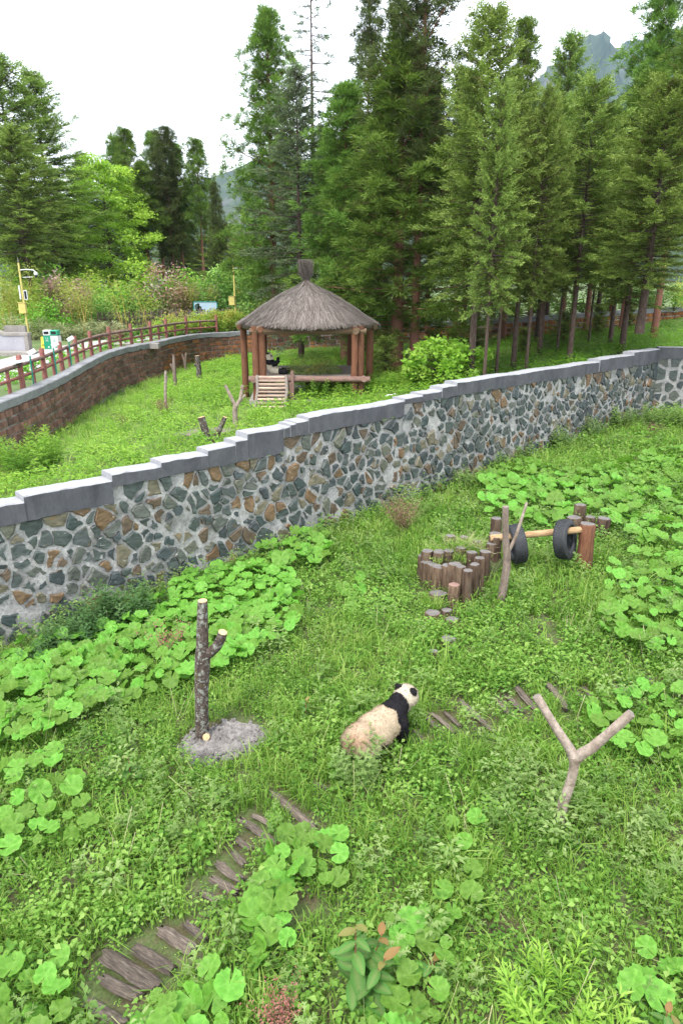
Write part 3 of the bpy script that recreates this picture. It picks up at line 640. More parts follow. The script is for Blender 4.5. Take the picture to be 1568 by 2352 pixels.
# ------------------------------------------------------------------ cement spill round the lichen post
ANG = np.linspace(0, 6.283, 40, endpoint=False); V = []; Fc = []
nr = 16
for i in range(nr+1):
    t = i/nr
    for j, a in enumerate(ANG):
        rr = (.55+.1*math.sin(2*a+.6)+.05*math.sin(5*a)+.03*math.sin(9*a+1))*t
        x_, y_ = CEMC[0]+rr*1.12*math.cos(a), CEMC[1]+rr*.95*math.sin(a)
        V.append((x_, y_, zn(x_, y_)+.01+.09*(1-t**2)+(.016*rs.randn() if 0 < t < 1 else -.02*(t == 1))))
n = len(ANG)
for i in range(nr):
    Fc += [(i*n+j, (i+1)*n+j, (i+1)*n+(j+1) % n, i*n+(j+1) % n) for j in range(n)]
g = G().add(V, Fc)
def clod(g, c, r):
    V = []; 
    for z, k in ((-.7, .7), (.1, 1), (.8, .55)):
        for j in range(5):
            a = j*1.2566+z; V.append(np.array(c)+r*np.array([k*math.cos(a)*rs.uniform(.7, 1.2), k*math.sin(a)*rs.uniform(.7, 1.2), z*.8]))
    g.add(V, [(i*5+j, i*5+(j+1) % 5, i*5+5+(j+1) % 5, i*5+5+j) for i in range(2) for j in range(5)]+[(10, 11, 12, 13, 14)])
for _ in range(260):
    a = rs.uniform(0, 6.28); rr = rs.uniform(.25, .72)**.8*.78; x_, y_ = CEMC[0]+rr*1.1*math.cos(a), CEMC[1]+rr*math.sin(a)-.08
    clod(g, (x_, y_, zn(x_, y_)+.03+.06*(1-min(rr/.62, 1)**2)), rs.uniform(.012, .04))
tag(g.obj('cement_rubble', M['cement']), 'crumbly grey cement spilled round the foot of the lichen covered post', 'cement', kind='stuff')

# ------------------------------------------------------------------ forked posts
def at_plane(D, Y0, fn=None): return [aty(x, y, Y0+dy) for x, y, dy in D]
def rpx(w_, Y): return w_/2/F_*math.hypot(Y, 4)
Q6 = lambda x, y, dy=0: ((650+x*.3401)*.5741, (2300+y*.3401)*.5741, dy)
base = atg(*Q6(470, 1950)[:2]); Y0 = base[1]
kx = .3401*.5741
t = empty('forked_post', base, 'dark lichen covered forked trunk post with pale sawn tops standing in grey cement', 'post')
P = at_plane([Q6(472, 2010), Q6(470, 1940), Q6(462, 1650), Q6(460, 1400), Q6(466, 1150), Q6(472, 980), Q6(470, 850), Q6(470, 650), Q6(472, 450), Q6(472, 305)], Y0)
P[0][2] -= .15
rad = [rpx(w_*kx, Y0) for w_ in (178, 175, 168, 166, 176, 184, 150, 140, 128, 116)]
g = G(); g.tube(P, rad, 20, 0, 0, .035); o = g.obj('trunk', M['lichen_bark'], t, True)
top = P[-1]; g = G(); g.tube([top-[0, 0, .02], top+[0, 0, .006]], rad[-1]*.94, 20); g.obj('cut_face', M['cut_wood'], t)
Pb = at_plane([Q6(480, 985, 0), Q6(560, 915, -.03), Q6(640, 840, -.06), Q6(685, 760, -.09), Q6(710, 675, -.11)], Y0)
rb = [rpx(w_*kx, Y0) for w_ in (110, 124, 122, 116, 112)]
g = G(); g.tube(Pb, rb, 16, 0, 0, .035); g.obj('branch', M['lichen_bark'], t, True)
dv = (Pb[-1]-Pb[-2]); dv /= np.linalg.norm(dv); g = G(); g.tube([Pb[-1]-dv*.02, Pb[-1]+dv*.006], rb[-1]*.93, 18); g.obj('cut_face', M['cut_wood'], t)
c = aty(*Q6(515, 1905)[:2], Y0-.09); dv = np.array([.25, -.85, .45]); dv /= np.linalg.norm(dv)
g = G(); g.tube([c-dv*.09, c+dv*.01], [rpx(125*kx, Y0), rpx(105*kx, Y0)], 14, jit=.04); s1 = g.obj('stub', M['lichen_bark'], t, True)
g = G(); g.tube([c, c+dv*.016], rpx(88*kx, Y0), 16); g.obj('cut_face', M['cut_wood'], t)

Q4 = lambda x, y, dy=0: ((2000+x*.4662)*.5741, (2700+y*.4662)*.5741, dy)
base = atg(*Q4(495, 1290)[:2]); Y0 = base[1]; kx = .4662*.5741
t = empty('forked_branch', base, 'bare grey brown forked branch stuck in the grass like a letter Y', 'post')
P = at_plane([Q4(480, 1340), Q4(515, 1230), Q4(545, 1090), Q4(590, 970), Q4(625, 850), Q4(638, 760), Q4(632, 690)], Y0); P[0][2] -= .1
g = G(); g.tube(P, [rpx(w_*kx, Y0) for w_ in (98, 96, 92, 84, 80, 84, 100)], 14, 0, 0, .08); g.obj('trunk', M['grey_branch'], t, True)
P = at_plane([Q4(630, 720), Q4(600, 640, .02), Q4(520, 520, .06), Q4(430, 380, .12), Q4(350, 250, .17), Q4(308, 180, .2)], Y0)
g = G(); g.tube(P, [rpx(w_*kx, Y0) for w_ in (88, 84, 78, 74, 72, 74)], 14, 0, 1, .07); g.obj('branch', [M['grey_branch'], M['old_board']], t, True)
P = at_plane([Q4(640, 730), Q4(700, 670, -.03), Q4(790, 620, -.07), Q4(920, 505, -.12), Q4(1040, 400, -.17), Q4(1120, 328, -.2)], Y0)
g = G(); g.tube(P, [rpx(w_*kx, Y0) for w_ in (88, 90, 84, 74, 76, 72)], 14, 0, 1, .07); g.obj('branch', [M['grey_branch'], M['old_board']], t, True)

Q5 = lambda x, y, dy=0: ((1600+x*.3189)*.5741, (1950+y*.3189)*.5741, dy)
base = atg(*Q5(1255, 1480)[:2]); Y0 = base[1]; kx = .3189*.5741
t = empty('slender_post', base, 'slim brown upright post with a thin side branch beside the log stumps', 'post')
P = at_plane([Q5(1245, 1560), Q5(1262, 1420), Q5(1305, 1200), Q5(1335, 1000), Q5(1338, 850), Q5(1322, 650), Q5(1318, 450), Q5(1322, 240)], Y0); P[0][2] -= .1
g = G(); g.tube(P, [rpx(w_*kx, Y0) for w_ in (112, 110, 108, 106, 98, 88, 84, 84)], 12, 0, 1, .04); g.obj('trunk', [M['brown_post'], M['old_board']], t, True)
P = at_plane([Q5(1345, 830), Q5(1390, 740, .03), Q5(1450, 610, .08), Q5(1510, 430, .14), Q5(1580, 215, .2), Q5(1585, 185, .21)], Y0)
g = G(); g.tube(P, [rpx(w_*kx, Y0) for w_ in (48, 46, 42, 38, 34, 32)], 10, 0, 0, .04); g.obj('branch', M['grey_branch'], t, True)

# ------------------------------------------------------------------ upright log stumps
def stump(D, w_, h, grp, label, tone='stump_bark', tm='grey_cut', minh=.12):
    x, y = D; b = atg(x, y+h); Y = b[1]; tp = aty(x, y, Y); ht = max(tp[2]-zn(tp[0], Y), minh); r = rpx(w_, Y)
    p0 = np.array([tp[0], Y, zn(tp[0], Y)-.08]); p1 = np.array([tp[0]+rs.uniform(-.02, .02), Y+rs.uniform(0, .02), p0[2]+.08+ht])
    g = G(); P = [p0+(p1-p0)*q for q in (0, .33, .66, .97, 1)]
    g.tube(P, [r*1.12, r*1.05, r, r*1.02, r*.93], 14, 0, 1, .07)
    o = g.obj('log_stump', [M[tone], M[tm]]); autosmooth(o, 50)
    tag(o, label, 'stump', grp); return p1, r
L1 = 'weathered upright log stump in the stepped cluster beside the slim post'
for (x, y, w_, h) in [(1160,700,161,390), (1060,805,149,410), (950,965,128,460), (850,1040,128,460), (695,960,172,360), (475,995,155,320), (340,935,149,290), (340,795,149,390), (490,805,161,390), (600,795,138,390), (760,755,138,410), (900,815,138,410),
                      (640,605,126,390), (770,995,128,460), (1010,885,128,460), (600,975,138,340), (410,965,138,300), (280,855,126,320), (800,620,114,390), (960,675,114,410), (1195,580,172,390), (1215,385,143,390)]:
    stump(Q5(x, y)[:2], w_*kx, h*kx, 'stumps of the stepped log cluster', L1)
stump(Q5(685, 1220)[:2], 150*kx, 290*kx, None, 'upright stump with streaky silver bark at the front corner of the stepped cluster', 'stump_bark', 'platform_log')
for (x, y, w_, h) in [(475,1330,235,110), (400,1610,205,70), (650,1710,180,60), (600,1955,200,60), (590,1560,150,90)]:
    stump(Q5(x, y)[:2], w_*kx, h*kx, 'low round log steps', 'low sawn log set as a step leading down from the stump cluster', minh=.2)
stump(Q5(420, 2050)[:2], 110*kx, 120*kx, None, 'small lone log peg below the lowest log step')
mc = np.array(atg(*Q5(660, 1230)[:2])); mw = np.array(atg(*Q5(980, 1180)[:2])); V = []; Fc = []; nA = 36
for i in range(13):
    q = i/12
    for j in range(nA):
        a = 2*math.pi*j/nA; rr = q*(1+.12*math.sin(3*a+1)); x_ = (mc[0]+mw[0])/2+rr*.95*math.cos(a); y_ = mc[1]+.5+rr*.62*math.sin(a); V.append((x_, y_, zn(x_, y_)-.05+.8*(1-q**4)*(1-.25*math.cos(a)*q)*(.75+.3*(x_-mc[0]))+.02*rs.randn()))
Fc = [(i*nA+j, (i+1)*nA+j, (i+1)*nA+(j+1) % nA, i*nA+(j+1) % nA) for i in range(12) for j in range(nA)]
tag(G().add(V, Fc).obj('earth_mound', M['soil'], smooth=True), 'turfed earth mound held by the ring of upright log stumps', 'mound')
MND = np.array(V)[nA*1:nA*11]
# turf on top of the stump cluster
x = []; 
for (qx, qy) in [(400,760),(520,740),(640,760),(700,850),(820,900),(900,800),(960,850),(1000,760),(560,700),(450,900),(720,720),(860,700),(330,1400),(450,1480),(260,1450),(560,1420)]:
    b = aty(*Q5(qx, qy)[:2], atg(*Q5(qx, qy+(330 if qy < 1000 else 120))[:2])[1]); x.append(b)
x = np.repeat(np.array(x), 5, 0)+rs.randn(80, 3)*[.09, .06, .0]; x = np.r_[x, MND[rs.randint(0, len(MND), 260)]+[0, 0, .06]]; n8 = len(x)
Mx = tiltm(rs.uniform(0, 6.28, n8), np.abs(rs.randn(n8))*.3)@rotz(rs.uniform(0, 6.28, n8))*rs.uniform(.6, 1., n8)[:, None, None]
V, Fc, tt = scatter(gt+ht[:2], Mx, x-[0, 0, .06], np.clip(.5+.25*rs.randn(n8), 0, 1)); tag(put('turf_grass', npmesh('turf_grass', V, Fc, M['grass'], tt)), 'tufts of grass rooted on top of the log stumps', 'grass', kind='stuff')
Ms = tiltm(rs.uniform(0, 6.28, 70), rs.uniform(.5, 1.4, 70))@rotz(rs.uniform(0, 6.28, 70))*rs.uniform(.35, .6, 70)[:, None, None]
V, Fc, tt = scatter([stalk_t() for _ in range(4)], Ms, MND[rs.randint(0, len(MND), 70)]+[0, 0, .05], np.clip(.75+.2*rs.randn(70), 0, 1)); tag(put('dead_grass', npmesh('dead_grass', V, Fc, M['straw'], tt)), 'dead straw hanging over the edge of the turfed mound', 'grass', kind='stuff')
# stumps carrying the bar
QT = lambda x, y: ((1600+x*.7213)*.5741, (1900+y*.7213)*.5741); kt = .7213*.5741
L2 = 'short dark log stump bunched behind the tall orange brown tyre post'
for (x, y, w_, h) in [(1125,240,76,120), (1000,165,62,140), (970,235,82,110), (1055,232,56,110), (1140,255,50,100)]:
    stump(QT(x, y), w_*kt, h*kt, 'stumps behind the tyre post', L2)
p1, r1 = stump(QT(1040, 272), 86*kt, 258*kt, None, 'tall orange brown log post holding one end of the tyre bar', 'brown_log')
p0, r0 = stump(QT(530, 342), 74*kt, 200*kt, None, 'grey topped log post holding the other end of the tyre bar')

# bar and tyres
A = aty(*QT(498, 352), p0[1]-.02); B = aty(*QT(1005, 303), p1[1]-.02); A[2] = min(A[2], p0[2]+.3)
rbm = 19*kt/F_*math.hypot(A[1], 4)
g = G(); g.tube([A+(B-A)*q for q in (0, .2, .4, .6, .8, 1)], [rbm*1.1, rbm*1.02, rbm, rbm, rbm*1.03, rbm], 14, 0, 1, .03)
o = tag(g.obj('bar_log', [M['beam_wood'], M['grey_cut']]), 'peeled orange log bar lying level through two old tyres', 'log'); autosmooth(o, 50)
ax = (B-A)/np.linalg.norm(B-A)
def tyre(c, axis, label, R=.345, wd=.22):
    t = empty('tyre', c-np.array([0, 0, R]), label, 'tyre', 'tyres hung on the bar')
    axis = axis/np.linalg.norm(axis); u = np.cross(axis, [0, 0, 1.]); u /= np.linalg.norm(u); v = np.cross(u, axis)
    def ring(rr, off, th): return c+axis*off+(u*math.cos(th)+v*math.sin(th))*rr
    n = 60; h = wd/2
    prof = [(R*.6, -h*.62), (R*.64, -h*.9), (R*.8, -h*1.04), (R*.93, -h*.95), (R*.975, -h*.8), (R*.975, h*.8), (R*.93, h*.95), (R*.8, h*1.04), (R*.64, h*.9), (R*.6, h*.62), (R*.66, h*.55), (R*.88, h*.7), (R*.9, 0), (R*.88, -h*.7), (R*.66, -h*.55)]
    m = len(prof); V = [ring(a, b, 2*math.pi*j/n) for j in range(n) for a, b in prof]
    G().add(V, [(j*m+i, j*m+(i+1) % m, ((j+1) % n)*m+(i+1) % m, ((j+1) % n)*m+i) for j in range(n) for i in range(m)]).obj('carcass', M['rubber'], t, True)
    g = G()                                          # tread blocks: chevron bars and shoulder lugs
    for j in range(44):
        th = 2*math.pi*j/44
        for sg in (-1, 1):
            for (o0, o1, sh0, sh1) in ((.04, .36, 0, .06), (.42, .72, .07, .1), (.78, 1.0, .1, .09)):
                V = []
                for rr in (R*.955, R*1.0):
                    for off, sh in ((o0, sh0), (o1, sh1)):
                        for dth in (.0, .105): V.append(ring(rr-(.03*R if off > .9 else 0), sg*off*h*.92, th+sh+dth+(sg > 0)*.05))
                g.add(V, [(4, 5, 7, 6), (0, 1, 5, 4), (2, 6, 7, 3), (0, 4, 6, 2), (1, 3, 7, 5)])
    tag(g.obj('tread', M['rubber'], t), kind='stuff')
    for off in (-h*1.03, h*1.03):                    # raised rim bands on the sidewalls
        V = [ring(rr, off+(.006 if k in (1, 2) else 0)*np.sign(off), 2*math.pi*j/n) for j in range(n) for k, rr in enumerate((R*.72, R*.74, R*.8, R*.82))]
        G().add(V, [(j*4+i, j*4+i+1, ((j+1) % n)*4+i+1, ((j+1) % n)*4+i) for j in range(n) for i in range(3)]).obj('sidewall_band', M['rubber'], t, True)
Lb = np.linalg.norm(B-A)
TY = lambda f: A+ax*Lb*f
RT = 114*kt/F_*math.hypot(A[1], 4)
c = TY(.3)-np.array([0, 0, RT*.6-rbm]); tyre(c, ax+np.array([0, .12, .02]), 'old black tyre hung on the bar beside the slim post', RT, RT*.62)
c = TY(.83)-np.array([0, 0, RT*.6-rbm]); tyre(c, ax+np.array([0, -.62, .1]), 'old black tyre hung on the bar against the tall orange brown post', RT, RT*.62)

# ------------------------------------------------------------------ butterbur: round leaves on stalks
def butterbur_leaf(seed, stalk=True):
    r = np.random.RandomState(seed); n = 26; th = np.linspace(-2.98, 2.98, n); V = [(0, 0, -.06)]; t = [.6]
    lob = r.uniform(-.06, .06, 4); ph = r.uniform(0, 6.28, 3); cup = r.uniform(.05, .42); fold = r.uniform(-.05, .3)
    for k, q in enumerate((.5, 1.)):
        for j, a in enumerate(th):
            R = q*(1+.1*math.cos(a)+lob[0]*math.cos(2*a+ph[0])+lob[1]*math.cos(3*a+ph[1])+(.05 if j % 2 else -.04)*(q == 1)-(.1 if j in (0, n-1) else 0))
            z = cup*q*q*.6-.06+fold*q*abs(math.sin(a))+(.075*math.sin(5*a+ph[2])+.07*r.randn()*.5+(.05 if j % 2 else -.05))*q-.18*q*q*(math.cos(a) > .3)*r.uniform(.2, 1)
            V.append((.5*R*math.cos(a), .5*R*math.sin(a), .5*z)); t.append((.56 if j % 4 == 0 else .36)+(.1 if q == 1 else 0)-(.05 if j % 4 == 2 else 0))
    Fc = [(0, 1+j, 2+j) for j in range(n-1)]+[f for j in range(n-1) for f in ((1+j, 1+n+j, 2+n+j), (1+j, 2+n+j, 2+j))]
    if stalk:
        o = len(V)
        for z, dx in ((-.03, 0), (-.55, -.08), (-1.25, -.04)):
            for k in range(3): V.append((dx+.014*math.cos(k*2.09), .014*math.sin(k*2.09), z)); t.append(.5)
        Fc += [f for s_ in range(2) for k in range(3) for f in ((o+s_*3+k, o+s_*3+(k+1) % 3, o+s_*3+3+(k+1) % 3), (o+s_*3+k, o+s_*3+3+(k+1) % 3, o+s_*3+3+k))]
    return np.array(V), np.array(Fc), np.array(t)
LEAF = [butterbur_leaf(k) for k in range(7)]
LEAFM = [npmesh('leaf', V, Fc, M['butterbur'], tt, smooth=True) for V, Fc, tt in LEAF]
def patch(poly, spacing, size, label, hgt=.34, maxn=300, lean=.46, keep=1.):
    W = [atg(*p)[:2] for p in poly]; W = np.array(W); lo, hi = W.min(0), W.max(0); pts = []
    n = int(np.prod(hi-lo)/spacing**2*14)
    cx = rs.uniform(lo[0], hi[0], n); cy = rs.uniform(lo[1], hi[1], n); ok = inpoly(cx, cy, W); ok[ok] &= cover(cx[ok], cy[ok]) > .5
    for a, b in zip(cx[ok], cy[ok]):
        if (a-WA[0])*WN[0]+(b-WA[1])*WN[1] < .12: continue
        if all((a-p[0])**2+(b-p[1])**2 > spacing**2 for p in pts) and rs.rand() < keep: pts.append((a, b))
    pts.sort(key=lambda p: p[0]**2+p[1]**2)
    c = W.mean(0); t = empty('butterbur_patch', (c[0], c[1], zn(c[0], c[1])), label, 'butterbur')
    rest = []
    for k, (a, b) in enumerate(pts):
        s_ = size*rs.choice([.5, .75, .9, 1., 1.12])*rs.uniform(.85, 1.12); h = hgt*rs.uniform(.6, 1.25)+.05
        loc = np.array([a, b, float(zn(a, b))+h]); az = rs.uniform(0, 6.28); tl = min(abs(rs.randn())*lean, .8); yaw = rs.uniform(0, 6.28); dr = rs.uniform(-2.6, -.6)
        if k < maxn:
            o = bpy.data.objects.new('leaf', LEAFM[rs.randint(len(LEAFM))]); link(o, t)
            o.location = loc-np.array(t.location); o.rotation_euler = (tl*math.cos(az)+.22, tl*math.sin(az), yaw) if False else (0, 0, 0)
            import mathutils
            qz = mathutils.Quaternion((0, 0, 1), yaw); qt = mathutils.Quaternion((math.cos(az), math.sin(az), 0), tl); qv = mathutils.Quaternion((1, 0, 0), .2)
            o.rotation_mode = 'QUATERNION'; o.rotation_quaternion = qv @ qt @ qz; o.scale = (s_, s_, s_*rs.uniform(.8, 1.3))
        else: rest.append((loc, az, tl, yaw, s_))
    if rest:
        Mx = tiltm(np.array([r[1] for r in rest]), np.array([r[2] for r in rest]))@rotz(np.array([r[3] for r in rest]))*np.array([r[4] for r in rest])[:, None, None]
        V, Fc, tt = scatter(LEAF, Mx, np.array([r[0] for r in rest]), np.zeros(len(rest)))
        tag(put('small_leaves', npmesh('small_leaves', V, Fc, M['butterbur'], tt, smooth=True), t), kind='stuff')
    return len(pts)
cnt = []
cnt.append(patch([(-60,1545),(120,1500),(260,1460),(380,1385),(440,1345),(560,1310),(650,1320),(690,1390),(680,1460),(600,1520),(520,1560),(430,1590),(330,1615),(230,1660),(120,1720),(-60,1760)], .165, .3, 'broad drift of round butterbur leaves between the stone wall and the lichen post', .32))
cnt.append(patch([(-40,1770),(130,1755),(200,1830),(215,1930),(110,2000),(-40,2010)], .22, .27, 'loose group of yellow green butterbur leaves in long grass', .3, keep=.8))
cnt.append(patch([(625,1985),(700,1950),(785,1965),(780,2050),(690,2110),(660,2200),(580,2250),(565,2130)], .145, .26, 'butterbur clump crowding the bend of the log path', .26))
cnt.append(patch([(330,2370),(450,2270),(540,2290),(520,2430),(320,2440)], .155, .28, 'butterbur clump at the lower end of the log path', .26))
cnt.append(patch([(-30,2270),(150,2240),(150,2430),(-30,2430)], .2, .27, 'few butterbur leaves in creeping herbs across from the log path end', .24))
cnt.append(patch([(1100,1120),(1200,1075),(1320,1120),(1420,1075),(1568,1045),(1680,1110),(1680,1300),(1450,1270),(1380,1200),(1250,1230),(1120,1200)], .26, .4, 'wide bed of butterbur behind the tyre posts below the far wall', .36))
cnt.append(patch([(1400,1330),(1480,1290),(1660,1310),(1660,1530),(1500,1540),(1380,1470)], .2, .29, 'butterbur bed beside the worn ground in front of the tyre bar', .33))
cnt.append(patch([(1330,1650),(1450,1610),(1620,1615),(1620,1790),(1420,1780)], .19, .25, 'butterbur group behind the bare forked branch', .3, keep=.85))
cnt.append(patch([(870,2150),(1040,2140),(1030,2250),(990,2440),(830,2440)], .145, .25, 'butterbur clump beside the tall sapling with pointed leaves', .26))
cnt.append(patch([(1430,2230),(1600,2200),(1620,2440),(1440,2440)], .2, .26, 'butterbur leaves beside the red leaved sapling', .25, keep=.8))
cnt.append(patch([(1020,1900),(1100,1900),(1100,2110),(1010,2100)], .3, .22, 'three or four lone butterbur leaves in open grass', .2, keep=.6))
cnt.append(patch([(600,1285),(740,1235),(760,1300),(650,1330)], .24, .36, 'dark butterbur clump tucked against the foot of the stone wall', .4))
cnt.append(patch([(780,1350),(880,1330),(900,1400),(800,1420)], .34, .3, 'sparse butterbur leaves in the grass near the log steps', .2, keep=.7))

# ------------------------------------------------------------------ broad pointed-leaf saplings
def pointed_leaf():
    n = 7; V = []; t = []
    for i in range(n):
        q = i/(n-1); w_ = .3*math.sin(math.pi*min(q*.92+.08, 1))**.8*(1-.35*q); z = -.28*q*q
        V += [(q, w_, z+.06), (q, 0, z), (q, -w_, z+.06)]; t += [.35, .8, .35]
    Fc = [f for i in range(n-1) for k in (0, 1) for f in ((i*3+k, i*3+k+1, i*3+4+k), (i*3+k, i*3+4+k, i*3+3+k))]
    return np.array(V), np.array(Fc), np.array(t)
PL = pointed_leaf(); PLM = npmesh('leaf', *PL[:2], M['sapling_leaf'], PL[2], smooth=True); PLY = npmesh('leaf', *PL[:2], M['young_leaf'], PL[2], smooth=True)
def sapling(D, h, n, L, label, stems=3):
    b = atg(*D); t = empty('sapling', b, label, 'sapling'); k = 0
    for s_ in range(stems):
        ang = rs.uniform(0, 6.28); dx, dy = .28*h*math.cos(ang)*(s_ > 0), .28*h*math.sin(ang)*(s_ > 0); hs = h*(1 if s_ == 0 else rs.uniform(.6, .85))
        g = G(); P = [(dx*q, dy*q, hs*q) for q in (0, .4, .75, 1)]; g.tube(P, [.011, .009, .006, .003], 6)
        put('stem', g.mesh('stem', M['red_stem']), t, False)
        for j in range(n//stems):
            q = .22+.78*(j+.5)/(n//stems); a = j*2.2+rs.uniform(-.3, .3)+s_
            young = q > .88; o = bpy.data.objects.new('leaf', PLY if young else PLM); link(o, t)
            o.location = (dx*q, dy*q, hs*q); o.rotation_euler = (rs.uniform(-.3, .3), rs.uniform(-.35, .3)-.4*(q > .85), a); s1 = L*(1.1-.65*q)*rs.uniform(.8, 1.15); o.scale = (s1, s1, s1)
sapling((815, 2310), 1.0, 45, .33, 'tall leafy sapling with big pointed leaves and red stems', 3)
sapling((703, 1660), .42, 10, .2, 'little sapling with coppery tip between the lichen post and the panda', 1)
sapling((302, 1800), .45, 8, .22, 'small thin sapling in herbs near the cement patch', 1)
sapling((1515, 2400), .42, 14, .26, 'low sapling with coppery red top leaves in the corner of the grass', 2)
sapling((985, 2270), .4, 9, .22, 'small round leaved sapling standing among butterbur leaves', 2)

# ------------------------------------------------------------------ mugwort and other upright weeds
MUG = [mug_t(1., 22) for _ in range(4)]
def weed_plant(p, h, nst, label, mat='mugwort', name='mugwort_plant', grp=None, spread=.35, tm=MUG):
    t = empty(name, p, label, 'plant', grp); ang = rs.uniform(0, 6.28, nst); rr = spread*h*np.sqrt(rs.rand(nst))
    T = np.stack([rr*np.cos(ang), rr*np.sin(ang), np.zeros(nst)], 1)
    Mx = tiltm(ang, rr/h*.7)@rotz(rs.uniform(0, 6.28, nst))*(h*rs.uniform(.65, 1.05, nst))[:, None, None]
    V, Fc, tt = scatter(tm, Mx, T, np.clip(.5+.15*rs.randn(nst), 0, 1)); put('foliage', npmesh('foliage', V, Fc, M[mat], tt), t, False)
    for k in range(min(nst, 8)):
        g = G(); e = Mx[k]@np.array([0, 0, .9])+T[k]; g.tube([T[k], e], [.006, .003], 5); put('stem', g.mesh('stem', M['herb']), t, False)
    return t
weed_plant(atg(818, 1800), .72, 20, 'silvery mugwort plant growing right in front of the walking panda', spread=.32)
LW = 'dark green mugwort clump against the foot of the stone wall'
for (x, y, h, n) in [(235, 1455, 1., 26), (285, 1435, .95, 24), (150, 1500, .8, 22), (90, 1530, .6, 16), (345, 1420, .65, 14), (190, 1490, .8, 18)]: weed_plant(atg(x, y), h, n, LW, 'dark_weed', grp='mugwort at the wall foot')
LW = 'tall mugwort stand against the far part of the stone wall'
for (x, y, h, n) in [(1130, 1075, .9, 16), (1190, 1060, .9, 16), (1270, 1035, 1., 18), (1350, 1010, 1., 18), (1430, 990, 1.1, 20), (1060, 1120, .7, 12), (1500, 985, 1.1, 20), (1560, 985, 1.1, 18)]: weed_plant(atg(x, y), h, n, LW, 'mugwort', grp='mugwort below the far wall')
LW = 'mugwort clump scattered in the grassy enclosure'
for (x, y, h, n) in [(640, 1900, .35, 8), (420, 1930, .4, 10), (300, 1900, .42, 10), (690, 1740, .32, 8), (250, 1790, .35, 8), (1420, 1480, .4, 9), (1240, 1330, .35, 8), (1100, 1250, .45, 9), (1340, 1210, .4, 9), (1450, 1330, .5, 12), (1540, 1420, .5, 12), (1290, 1160, .55, 12), (1180, 1180, .5, 12), (880, 1270, .4, 9),
                     (560, 2190, .22, 6), (640, 2240, .25, 6), (1500, 1900, .4, 10), (1400, 1840, .35, 8), (350, 2010, .35, 8), (200, 2040, .3, 8), (700, 1240, .4, 7), (450, 1800, .3, 7), (1540, 1200, .6, 12), (560, 1840, .3, 7), (1490, 2060, .3, 8)]:
    weed_plant(atg(x, y), h, n, LW, 'mugwort' if rs.rand() < .6 else 'herb', grp='mugwort clumps in the grass')
# willow-leaved shrub
def wil_t():
    V, Fc, t = [], [], []
    for k in range(26):
        q = .2+.8*k/26; a = k*2.4; leaf_tri(V, Fc, t, np.array([.03*math.cos(a), .03*math.sin(a), q]), np.array([math.cos(a), math.sin(a), .55+.5*q]), .26*(1.2-.5*q), .045, rs.uniform(-.2, .2)+.4*(q-.5), .12)
    return np.array(V), np.array(Fc), np.array(t)
weed_plant(atg(1270, 2360), .62, 26, 'bright yellow green willow like shrub with narrow leaves', 'willow', 'willow_shrub', spread=.62, tm=[wil_t() for _ in range(3)])
# dry twiggy shrubs
def dry_shrub(p, h, label, leafm='dry_leaf', n=26, nl=500):
    t = empty('dry_shrub', p, label, 'shrub'); g = G(); tips = []
    for k in range(n):
        a = rs.uniform(0, 6.28); sp = rs.uniform(.1, .75); P = [np.zeros(3)]; d = np.array([math.cos(a)*sp, math.sin(a)*sp, 1.])
        for j in range(4): P.append(P[-1]+d*h/4*rs.uniform(.7, 1.1)+rs.randn(3)*h*.035); 
        g.tube(P, [.009*h, .007*h, .005*h, .0035*h, .002*h], 5, cap=False); tips += P[2:]
        for j in (2, 3):
            e = P[j]+np.array([rs.randn()*.2, rs.randn()*.2, rs.uniform(.1, .3)])*h; g.tube([P[j], e], [.004*h, .0015*h], 4, cap=False); tips += [e, (e+P[j])/2]
    put('twigs', g.mesh('twigs', M['dry_twig']), t, False)
    tips = np.array(tips); c = tips[rs.randint(0, len(tips), nl)]+rs.randn(nl, 3)*.05*h
    V, Fc, tt = [], [], []
    for q in c: leaf_tri(V, Fc, tt, q, rs.randn(3), .045*h+.01, .02*h+.006, rs.rand())
    put('leaves', npmesh('leaves', np.array(V), np.array(Fc), M[leafm], np.array(tt)), t, False)
dry_shrub(atg(925, 1225), .95, 'bare reddish brown twiggy shrub at the foot of the stone wall', n=34, nl=800)
dry_shrub(atg(385, 1520), .75, 'thin pink stemmed weed rising from the butterbur by the wall', 'pink_weed', 12, 220)
dry_shrub(atg(640, 2370), .4, 'low weed with small dark red leaves beside the pointed leaf sapling', 'pink_weed', 26, 500)
dry_shrub(atg(1500, 1010), .7, 'brownish dry weed in front of the corner of the walls', n=18, nl=300)
dry_shrub(atg(1090, 1110), .6, 'small rusty dry weed in front of the far mugwort', n=18, nl=300)

